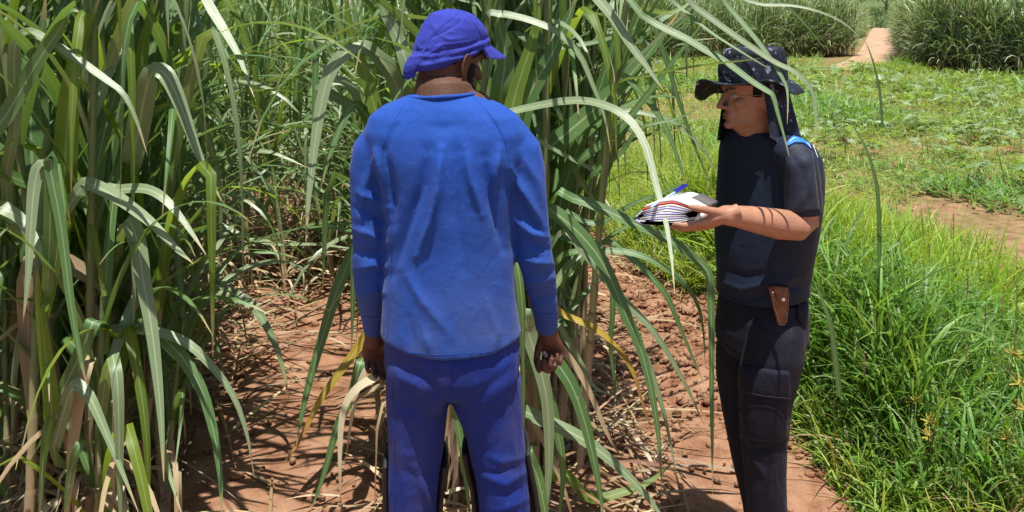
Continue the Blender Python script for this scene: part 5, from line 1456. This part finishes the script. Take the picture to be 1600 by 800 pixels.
# tillers of the tall grass beside the path
n = 6500
y = U(2.7, 5.9, n); x = lx(y) + U(0, 1, n) ** 1.1 * 1.9
clump = np.array([mnoise.noise(Vector((a_ * 2.2, b_ * 2.2, 5.0))) for a_, b_ in zip(x, y)])
hgt = (1 + .55 * clump) * (.45 + .55 * np.clip((y - 2.75) / .55, 0, 1)) * np.clip(1.25 - np.clip(x - 1.7, 0, 2) * .85, .15, 1.25) * np.clip((x - lx(y) - .12 * clump) / .35 + .15, .08, 1) * U(.7, 1.15, n)
for lv in range(5):
    m_ = n
    b = gz(np.stack([x + rng.normal(0, .015, m_), y + rng.normal(0, .015, m_), hgt * (.01 + lv * .085)], -1))
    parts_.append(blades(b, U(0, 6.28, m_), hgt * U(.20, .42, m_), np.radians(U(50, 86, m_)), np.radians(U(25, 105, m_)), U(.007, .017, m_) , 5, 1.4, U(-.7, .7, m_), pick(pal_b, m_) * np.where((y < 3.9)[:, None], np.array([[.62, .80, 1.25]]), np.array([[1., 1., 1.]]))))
b = gz(np.stack([x, y, 0 * x], -1))
parts_.append(blades(b, U(0, 6.28, n), hgt * U(.35, .62, n), np.radians(U(76, 89, n)), np.radians(U(0, 15, n)), U(.003, .005, n), 3, 1.4, U(-.5, .5, n), pick([(.09, .15, .03), (.14, .18, .05), (.30, .26, .12)], n)))
m_ = 2600; yy = U(2.7, 5.5, m_); xx = lx(yy) + U(.02, 1.6, m_); b = gz(np.stack([xx, yy, U(0, .12, m_)], -1))
parts_.append(blades(b, U(0, 6.28, m_), U(.12, .4, m_), np.radians(U(5, 75, m_)), np.radians(U(20, 100, m_)), U(.004, .010, m_), 4, 1.3, U(-.7, .7, m_), pick([(.34, .28, .15), (.42, .36, .20), (.24, .22, .08), (.20, .27, .05)], m_)))
m_ = 1500; yy = U(2.6, 3.6, m_); xx = lx(yy) + .12 + np.abs(rng.normal(.0, .22, m_)) - .12 * rng.random(m_); b = gz(np.stack([xx, yy, 0 * xx], -1))
parts_.append(blades(b, U(0, 6.28, m_), U(.08, .26, m_), np.radians(U(20, 85, m_)), np.radians(U(20, 100, m_)), U(.005, .011, m_), 4, 1.3, U(-.7, .7, m_), pick(pal_b + pal_y, m_)))
m_ = 1300; yy = U(3.9, 5.7, m_); xx = lx(yy) + .25 + U(0, 1.15, m_); b = gz(np.stack([xx, yy, 0 * xx], -1))
parts_.append(blades(b, U(0, 6.28, m_), U(.45, .78, m_), np.radians(U(62, 88, m_)), np.radians(U(8, 75, m_)), U(.013, .024, m_), 6, 1.6, U(-.7, .7, m_), pick([(.24, .38, .04), (.31, .43, .06), (.18, .31, .035)], m_)))
# grass behind the papers and beyond
n = 22000
y = 4.7 + 4.8 * rng.random(n) ** 1.2; x = lx(y) - .1 + rng.random(n) * 2.6
dens = np.array([mnoise.noise(Vector((a_ * 1.3, b_ * 1.3, 3.0))) for a_, b_ in zip(x, y)])
k = dens > -.22; x, y = x[k], y[k]; n = len(x)
b = gz(np.stack([x, y, U(0, .10, n)], -1))
parts_.append(blades(b, U(0, 6.28, n), U(.12, .40, n), np.radians(U(40, 86, n)), np.radians(U(20, 110, n)), U(.005, .012, n), 4, 1.4, U(-.7, .7, n), pick(pal_y + pal_b, n)))
V_, Q_, C_ = merge(parts_)
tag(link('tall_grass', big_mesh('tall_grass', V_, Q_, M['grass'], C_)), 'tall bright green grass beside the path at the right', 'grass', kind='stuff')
# low creeping weeds out to the cane
parts_ = []
n = 95000
u_ = rng.random(n); y = 3.2 * (29 / 3.2) ** u_; x = .3 + rng.random(n) * (y * .76 + .6)
a = 800 + x * FP / y
dens = np.array([mnoise.noise(Vector((a_ * .7, b_ * .7, 7.0))) * 1.3 + .6 * mnoise.noise(Vector((a_ * 2.6, b_ * 2.6, 1.0))) for a_, b_ in zip(x, y)])
bare = 1.6 * np.exp(-((x - 4.2) / .75) ** 2 - ((y - 6.1) / .9) ** 2)
patch = np.array([mnoise.noise(Vector((a_ * .45, b_ * .45, 2.0))) + .5 * mnoise.noise(Vector((a_ * 1.4, b_ * 1.4, 9.0))) for a_, b_ in zip(x, y)])
k = (dens + rng.normal(0, .16, len(x)) - bare * 1.3 + np.clip((y - 4.2) / 7, 0, .6) > -.08) & (x > lx(np.minimum(y, 7)) + .1)
k &= ~((y > 21.5) & (a > 1440)) & ~((y > 28.5) & (a < 1336)); k &= ~((y > 24.3) & (a > 1285) & (a < 1404)); x, y, dens, patch = x[k], y[k], dens[k], patch[k]; n = len(x)
sc = np.clip(y / 8, .8, 2.2) * np.clip(1 + .9 * patch, .5, 1.8)
pc = np.clip(1 + patch[:, None] * np.array([[-.45, -.18, -.05]]), .5, 1.4)
b = gz(np.stack([x, y, U(0, .05, n) * sc], -1))
half = n * 6 // 10
pal_w = [(.19, .31, .055), (.26, .38, .075), (.33, .41, .12), (.14, .24, .05), (.36, .38, .16)]
parts_.append(blades(b[:half], U(0, 6.28, half), U(.06, .22, half) * sc[:half], np.radians(U(25, 82, half)), np.radians(U(10, 100, half)), U(.005, .011, half) * sc[:half], 4, 1.3, U(-.7, .7, half), pick(pal_w, half) * pc[:half]))
m_ = n - half
parts_.append(blades(b[half:] + np.array([0, 0, .03]), U(0, 6.28, m_), U(.04, .10, m_) * sc[half:], np.radians(U(-5, 50, m_)), np.radians(U(0, 60, m_)), U(.018, .045, m_) * sc[half:], 4, 1.3, U(-.5, .5, m_), pick([(.16, .27, .05), (.22, .33, .07), (.25, .34, .12), (.12, .21, .045)], m_) * pc[half:], belly=.45))
V_, Q_, C_ = merge(parts_)
tag(link('low_weeds', big_mesh('low_weeds', V_, Q_, M['grass'], C_)), 'patchy low weeds and creeping grass between the path and the far cane', 'weeds', kind='stuff')

# ------------------------------------------------------------------ broad palmate weeds
def palm_leaf(seed, lobes=7):
    rr = random.Random(seed); V, F_, uv = [(0, 0, 0)], [], [(.5, 0)]; out = []
    for k in range(lobes):
        a = math.radians(-140 + 280 * k / (lobes - 1)); r = 1.0 - .28 * abs(k - (lobes - 1) / 2) / ((lobes - 1) / 2); dl = math.radians(280 / (lobes - 1))
        out += [(a - dl * .5, .40 * r), (a - dl * .30, .66 * r), (a - dl * .14, .80 * r), (a, r), (a + dl * .14, .80 * r), (a + dl * .30, .66 * r)]
    out.append((math.radians(140) + .3, .36))
    for a, r in out:
        q = r * rr.uniform(.93, 1.07); V.append((q * math.cos(a) + .18, q * math.sin(a), -.16 * q * q + .10 * abs(math.sin(a * 3.5)) * q)); uv.append((.5 + .5 * math.cos(a), r))
    for i in range(1, len(out)): F_.append((0, i, i + 1))
    return V, F_, uv
def palm_mat(name, dk, lt, tr):
    t = NT(name); r = t.new('ShaderNodeObjectInfo').outputs['Random']; n = t.noise(25, 3, .6, t.pos())
    t.color(t.mix(t.math('ADD', t.math('MULTIPLY', r, .7), t.math('MULTIPLY', n, .4)), dk, lt)); t.set(.38, .5); t.translucent(tr, .3); return t.m
M['palm'] = palm_mat('palmate_leaf', (.14, .25, .06), (.34, .44, .24), (.28, .42, .04))
M['palm_young'] = palm_mat('yellow_green_palmate_leaf', (.18, .30, .03), (.27, .38, .05), (.40, .52, .04))
PL = []
for k in range(6):
    V, F_, uv = palm_leaf(k, 7 if k % 2 else 9); PL.append(mesh_py('leaf', V, F_, M['palm'] if k < 4 else M['palm_young'], uv, smooth=False))
ST_M = mat_plain('green_weed_stem', (.14, .17, .05), .6, .3, .3, 40)
def stem_mesh(h_, r):
    bm = bmesh.new(); tube(bm, [(0, 0, 0), (h_ * .05, 0, h_ * .5), (h_ * .02, .02, h_)], [r, r * .8, r * .5], 6)
    me = bpy.data.meshes.new('stem'); bm.to_mesh(me); bm.free(); me.materials.append(ST_M); return me
STEM = stem_mesh(1.0, .025)
bm = bmesh.new(); tube(bm, [(0, 0, 0), (.5, 0, .12), (1, 0, .1)], [.022, .016, .012], 5)
PET = bpy.data.meshes.new('petiole'); bm.to_mesh(PET); bm.free(); PET.materials.append(ST_M)
def palmate(x, y, h_, n_, rl, label, group=None):
    root = tag(empty('palmate_weed', (x, y, ghs(x, y))), label, 'weed', group)
    s_ = bpy.data.objects.new('stem', STEM); COL.objects.link(s_); s_.parent = root; s_.scale = (h_ * .6, h_ * .6, h_); s_.rotation_euler = (R.gauss(0, .1), R.gauss(0, .1), R.uniform(0, 6))
    for k in range(n_):
        az = k * 2.4 + R.uniform(-.4, .4); hh = h_ * (.45 + .55 * k / n_); pl = rl * R.uniform(.7, 1.2)
        e = bpy.data.objects.new('petiole', PET); COL.objects.link(e); e.parent = root; e.location = (0, 0, hh); e.rotation_euler = (0, R.uniform(-.5, .1), az); e.scale = (pl, pl * .6, pl * .6)
        l = bpy.data.objects.new('leaf', R.choice(PL)); COL.objects.link(l); l.parent = root
        l.location = e.rotation_euler.to_matrix() @ Vector((pl, 0, pl * .06)) + Vector((0, 0, hh)); l.rotation_euler = (R.gauss(0, .25), R.uniform(-.1, .5), az); s2 = rl * R.uniform(.7, 1.15) * (1 - .25 * k / n_); l.scale = (s2, s2, s2)
    return root
def at_ground(px, py):
    d = gD(py); return (px - 800) * d / FP, d
v = at_ground(1572, 303); palmate(v[0], v[1], .42, 7, .20, 'large palmate weed with star shaped leaves beside the bare soil patch at right')
v = at_ground(1255, 128); palmate(v[0], v[1], .55, 7, .26, 'bushy yellow-green palmate weed at the foot of the far left cane block')
v = at_ground(1292, 128); palmate(v[0], v[1], .45, 6, .24, 'low palmate weed next to the yellow-green one beside the dirt path')
v = at_ground(1525, 225); palmate(v[0], v[1], .35, 6, .15, 'yellowing palmate weed standing alone behind the large palmate weed')
n = 0
while n < 170:
    px_ = R.uniform(1215, 1640); py_ = 112 + (R.random() ** 1.5) * 150
    if py_ < 150 and 1400 < px_ < 1430: continue
    x_, y_ = at_ground(px_, py_)
    if y_ > 20.5 and px_ > 1430: continue
    palmate(x_, y_, R.uniform(.20, .42), R.randint(5, 8), R.uniform(.10, .19) * (1 - .3 * (py_ > 180)), 'low palmate weed ' + ('close to the far dirt path' if px_ < 1420 and py_ < 150 else 'along the foot of the right hand cane block' if py_ < 150 else 'in the nearer half of the weedy strip' if py_ > 195 else 'in the middle of the weedy strip') + (', right half' if px_ > 1430 else ', left half'), 'palmate weeds in front of the far cane'); n += 1

# ------------------------------------------------------------------ sedges, seed heads, lone grass blades
M['sedge'] = mat_plain('yellow_sedge_head', (.42, .34, .06), .6, .3, .3, 60)
M['seed'] = mat_plain('brown_seed_head', (.27, .19, .11), .7, .2, .3, 80)
M['gstem'] = mat_plain('grass_stem_green', (.085, .13, .03), .55, .3, .25, 60)
def stem_thing(name, label, cat, group, px_, py_, D, bx=0.0, rad=.0024):
    top = P(px_, py_, D); x0 = top.x + bx; z0 = ghs(x0, D); root = tag(empty(name, (x0, D, z0)), label, cat, group)
    bm = bmesh.new(); q = [Vector((x0, D, z0)), Vector((x0 * .6 + top.x * .4, D, z0 * .45 + top.z * .55)), top]; tube(bm, q, [rad, rad * .8, rad * .55], 6)
    me = bpy.data.meshes.new('stem'); bm.to_mesh(me); bm.free(); me.materials.append(M['gstem']); link('stem', me, root)
    return root, top
for px_, py_, D in ((1433, 628, 2.9), (1482, 634, 3.0), (1452, 660, 2.8), (1451, 682, 2.75), (1592, 600, 2.7), (1585, 555, 3.1), (1572, 685, 2.75), (1502, 604, 3.2), (1600, 640, 2.9)):
    root, top = stem_thing('sedge', 'flowering sedge with a spiky yellow head in the tall grass at the lower right', 'sedge', 'yellow headed sedges', px_, py_, D, R.uniform(-.05, .05))
    bm = bmesh.new()
    for k in range(26):
        d = Vector((R.gauss(0, 1), R.gauss(0, 1), R.uniform(-.2, 1.2))).normalized(); tube(bm, [top, top + d * R.uniform(.02, .042)], [.0012, .0022], 4, round_ends=False)
    me = bpy.data.meshes.new('flower_head'); bm.to_mesh(me); bm.free(); me.materials.append(M['sedge']); link('flower_head', me, root)
    bm = bmesh.new()
    for k in range(5):
        a = R.uniform(0, 6.28); tube(bm, [top, top + Vector((math.cos(a) * .05, math.sin(a) * .05, .02)), top + Vector((math.cos(a) * .11, math.sin(a) * .11, -.02))], [.002, .0018, .0006], 4)
    me = bpy.data.meshes.new('bract'); bm.to_mesh(me); bm.free(); me.materials.append(M['gstem']); link('bract', me, root)
for px_, py_, D in ((1452, 402, 3.6), (1512, 452, 3.2), (1366, 505, 3.1), (1336, 472, 3.4), (1586, 540, 3.0), (1566, 488, 3.3), (1510, 560, 3.0), (1490, 352, 4.2), (1300, 548, 3.0), (1350, 580, 2.9), (1428, 440, 3.5), (1540, 500, 3.1)):
    root, top = stem_thing('seed_head_grass', 'thin grass stem with a narrow brownish seed head rising from the tall grass', 'grass stem', 'seed heads in the tall grass', px_, py_, D, R.uniform(-.08, .08))
    bm = bmesh.new()
    for k in range(34):
        h_ = k / 34 * .085; a = k * 2.4; d = Vector((math.cos(a), math.sin(a), .9)).normalized(); tube(bm, [top + Z3 * (h_ - .02), top + Z3 * (h_ - .02) + d * .008], [.0016, .0008], 4, round_ends=False)
    me = bpy.data.meshes.new('seed_head'); bm.to_mesh(me); bm.free(); me.materials.append(M['seed']); link('seed_head', me, root)
def lone(label, line, D0, D1_, w, m):
    root = tag(empty('grass_blade', P(*line[0], D0)), label, 'grass blade'); hero_leaf(root, line, D0, D1_, w, m, .6, 'blade', .9); return root
lone('single dark grass blade curving up out of the tall grass behind the person in navy', [(1374, 480), (1374, 400), (1373, 330), (1368, 280), (1352, 230), (1332, 196), (1324, 188)], 3.4, 3.4, 7, G_)
lone('thin dark grass blade leaning beside the trousers of the person in navy', [(1312, 620), (1300, 520), (1285, 470), (1262, 420)], 2.9, 2.9, 9, G_)
lone('thin upright grass stem in front of the palmate weeds near the dirt path', [(1379, 200), (1374, 140), (1362, 90), (1350, 60)], 5.0, 5.0, 4, G_)

# ------------------------------------------------------------------ far cane blocks
pal_c = [(.14, .22, .08), (.20, .28, .12), (.28, .35, .20), (.44, .48, .33), (.15, .23, .07)]
def block(poly, n, name, label, h0=3.0):
    """stalks scattered in a ground quad, each with a fan of arching leaves"""
    A, B, C, D_ = [np.array(q) for q in poly]
    u_, v_ = rng.random(n), rng.random(n) ** 1.5
    xy = (A[None] * (1 - u_[:, None]) + B[None] * u_[:, None]) * (1 - v_[:, None]) + (D_[None] * (1 - u_[:, None]) + C[None] * u_[:, None]) * v_[:, None]
    hh = h0 * U(.72, 1.08, n); ps = []
    for lv in range(13):
        b = gz(np.stack([xy[:, 0] + rng.normal(0, .03, n), xy[:, 1] + rng.normal(0, .03, n), hh * (.08 + .66 * lv / 13)], -1))
        up = lv / 13
        ps.append(blades(b, U(0, 6.28, n), U(.6, 1.15, n), np.radians(U(45, 70, n) + 18 * up), np.radians(U(60, 140, n) * (1 - .55 * up)), U(.03, .05, n), 6, 1.5, U(-.7, .7, n), pick(pal_c, n)))
    for lv in range(3):
        b = gz(np.stack([xy[:, 0], xy[:, 1], hh * U(.05, .35, n)], -1))
        ps.append(blades(b, U(0, 6.28, n), U(.3, .7, n), np.radians(U(-20, 50, n)), np.radians(U(60, 110, n)), U(.015, .035, n), 4, 1.3, U(-.7, .7, n), pick([(.30, .22, .12), (.38, .29, .17), (.20, .12, .07)], n)))
    b = gz(np.stack([xy[:, 0], xy[:, 1], 0 * u_], -1))
    ps.append(blades(b, U(0, 6.28, n), hh * .8, np.radians(U(82, 90, n)), np.radians(U(0, 6, n)), np.full(n, .032), 3, 1, U(-.5, .5, n), pick([(.10, .12, .04), (.18, .14, .07)], n), tip=.6))
    V_, Q_, C_ = merge(ps)
    return tag(link(name, big_mesh(name, V_, Q_, M['canemass'], C_)), label, 'sugarcane', kind='stuff')
def gp(px_, py_): return at_ground(px_, py_)
block([gp(1432, 113), gp(1760, 136), (gp(1760, 136)[0] + 8, gp(1760, 136)[1] + 9), (gp(1418, 88)[0], gp(1418, 88)[1])], 1500, 'sugarcane_block', 'dense sugarcane block right of the far dirt path')
block([gp(1408, 92), gp(1424, 105), gp(1480, 80), gp(1404, 58)], 500, 'sugarcane_block', 'left flank of the right hand sugarcane block along the far dirt path')
block([gp(880, 104), gp(1336, 88), (gp(1336, 88)[0] + 3, gp(1336, 88)[1] + 10), (gp(880, 104)[0] + 2, gp(880, 104)[1] + 9)], 1900, 'sugarcane_block', 'dense sugarcane block left of the far dirt path behind the sun hat')
block([gp(1300, 76), gp(1352, 56), gp(1356, 46), gp(1280, 56)], 500, 'sugarcane_block', 'far end of the left hand sugarcane block along the dirt path')
block([(-9.5, 9.6), (.35, 8.2), (.9, 12.5), (-13, 14)], 1100, 'sugarcane_block', 'mass of sugarcane closing the view behind the sunlit rows', 2.2)
# grass beside and beyond the path
n = 9000
pxx = U(1330, 1440, n); pyy = U(24, 60, n); d = FP * CAM_H / (pyy - HORIZON); x = (pxx - 800) * d / FP; k = d < 170; x, d = x[k], d[k]; n = len(x)
b = gz(np.stack([x, d, 0 * x], -1)); onpath = ((x * FP / d + 800) > 1345) & ((x * FP / d + 800) < 1398) & (d < 88)
b = b[~onpath]; n = len(b)
fg = blades(b, U(0, 6.28, n), U(.5, 1.3, n), np.radians(U(50, 85, n)), np.radians(U(20, 90, n)), U(.10, .25, n), 3, 1.4, U(-.7, .7, n), pick([(.09, .14, .045), (.13, .18, .07), (.07, .11, .035)], n))
n2 = 3500
pxx = np.concatenate([U(1400, 1440, n2 // 2), U(1330, 1460, n2 - n2 // 2)]); pyy = U(92, 118, n2); d = FP * CAM_H / (pyy - HORIZON); x = (pxx - 800) * d / FP
k = ~((pxx < 1404) & (pyy < 108)); x, d = x[k], d[k]; n2 = len(x)
fg2 = blades(gz(np.stack([x, d, 0 * x], -1)), U(0, 6.28, n2), U(.2, .5, n2), np.radians(U(50, 85, n2)), np.radians(U(20, 90, n2)), U(.02, .04, n2), 3, 1.4, U(-.7, .7, n2), pick(pal_y + pal_b, n2))
V_, Q_, C_ = merge([fg, fg2])
tag(link('far_grass', big_mesh('far_grass', V_, Q_, M['grass'], C_)), 'green grass along and beyond the far dirt path', 'grass', kind='stuff')
# trees at the end of the path
M['bark'] = mat_plain('grey_brown_bark', (.14, .10, .07), .85, .2, .3, 6, .4)
M['crown'] = mat_tint('tree_foliage', .5, .2, (1.4, 1.5, .7), .3)
def tree(x, y, h_, label, seed):
    rr = random.Random(seed); z0 = ghs(x, y); root = tag(empty('tree', (x, y, z0)), label, 'tree', 'trees beyond the end of the dirt path')
    bm = bmesh.new(); c = Vector((x, y, z0)); tube(bm, [c, c + Vector((.1, 0, h_ * .3)), c + Vector((.25, .1, h_ * .7))], [h_ * .035, h_ * .026, h_ * .01], 8)
    limbs = []
    for k in range(7):
        a = k * 2.4; p0 = c + Vector((.1, 0, h_ * (.25 + .05 * k))); p1_ = p0 + Vector((math.cos(a), math.sin(a), .9)) * h_ * .22; limbs.append(p1_); tube(bm, [p0, (p0 + p1_) / 2 + Vector((0, 0, .1)), p1_], [h_ * .014, h_ * .01, h_ * .005], 6)
    me = bpy.data.meshes.new('trunk'); bm.to_mesh(me); bm.free(); me.materials.append(M['bark']); link('trunk', me, root)
    n = 2600; cen = np.array([limbs[i % 7] + Vector((0, 0, h_ * .08)) for i in range(n)]); pos = cen + rng.normal(0, 1, (n, 3)) * np.array([.13, .13, .10]) * h_
    bl = blades(pos, U(0, 6.28, n), U(.2, .4, n), U(-.6, .9, n), U(0, 1, n), U(.12, .22, n), 2, 1, U(-1, 1, n), pick([(.03, .06, .018), (.05, .09, .025), (.08, .12, .035)], n))
    link('crown', big_mesh('crown', bl[0], bl[1], M['crown'], bl[2]), root)
for k, (px_, d, h_) in enumerate(((1384, 118, 7), (1404, 125, 8), (1424, 112, 6), (1345, 140, 7), (1440, 150, 9))):
    tree((px_ - 800) * d / FP, d, h_, ('dark leafy tree beyond the end of the far dirt path, ' + ('third from the left', 'second from the right', 'third from the right', 'leftmost of the row', 'rightmost of the row')[k]), k)
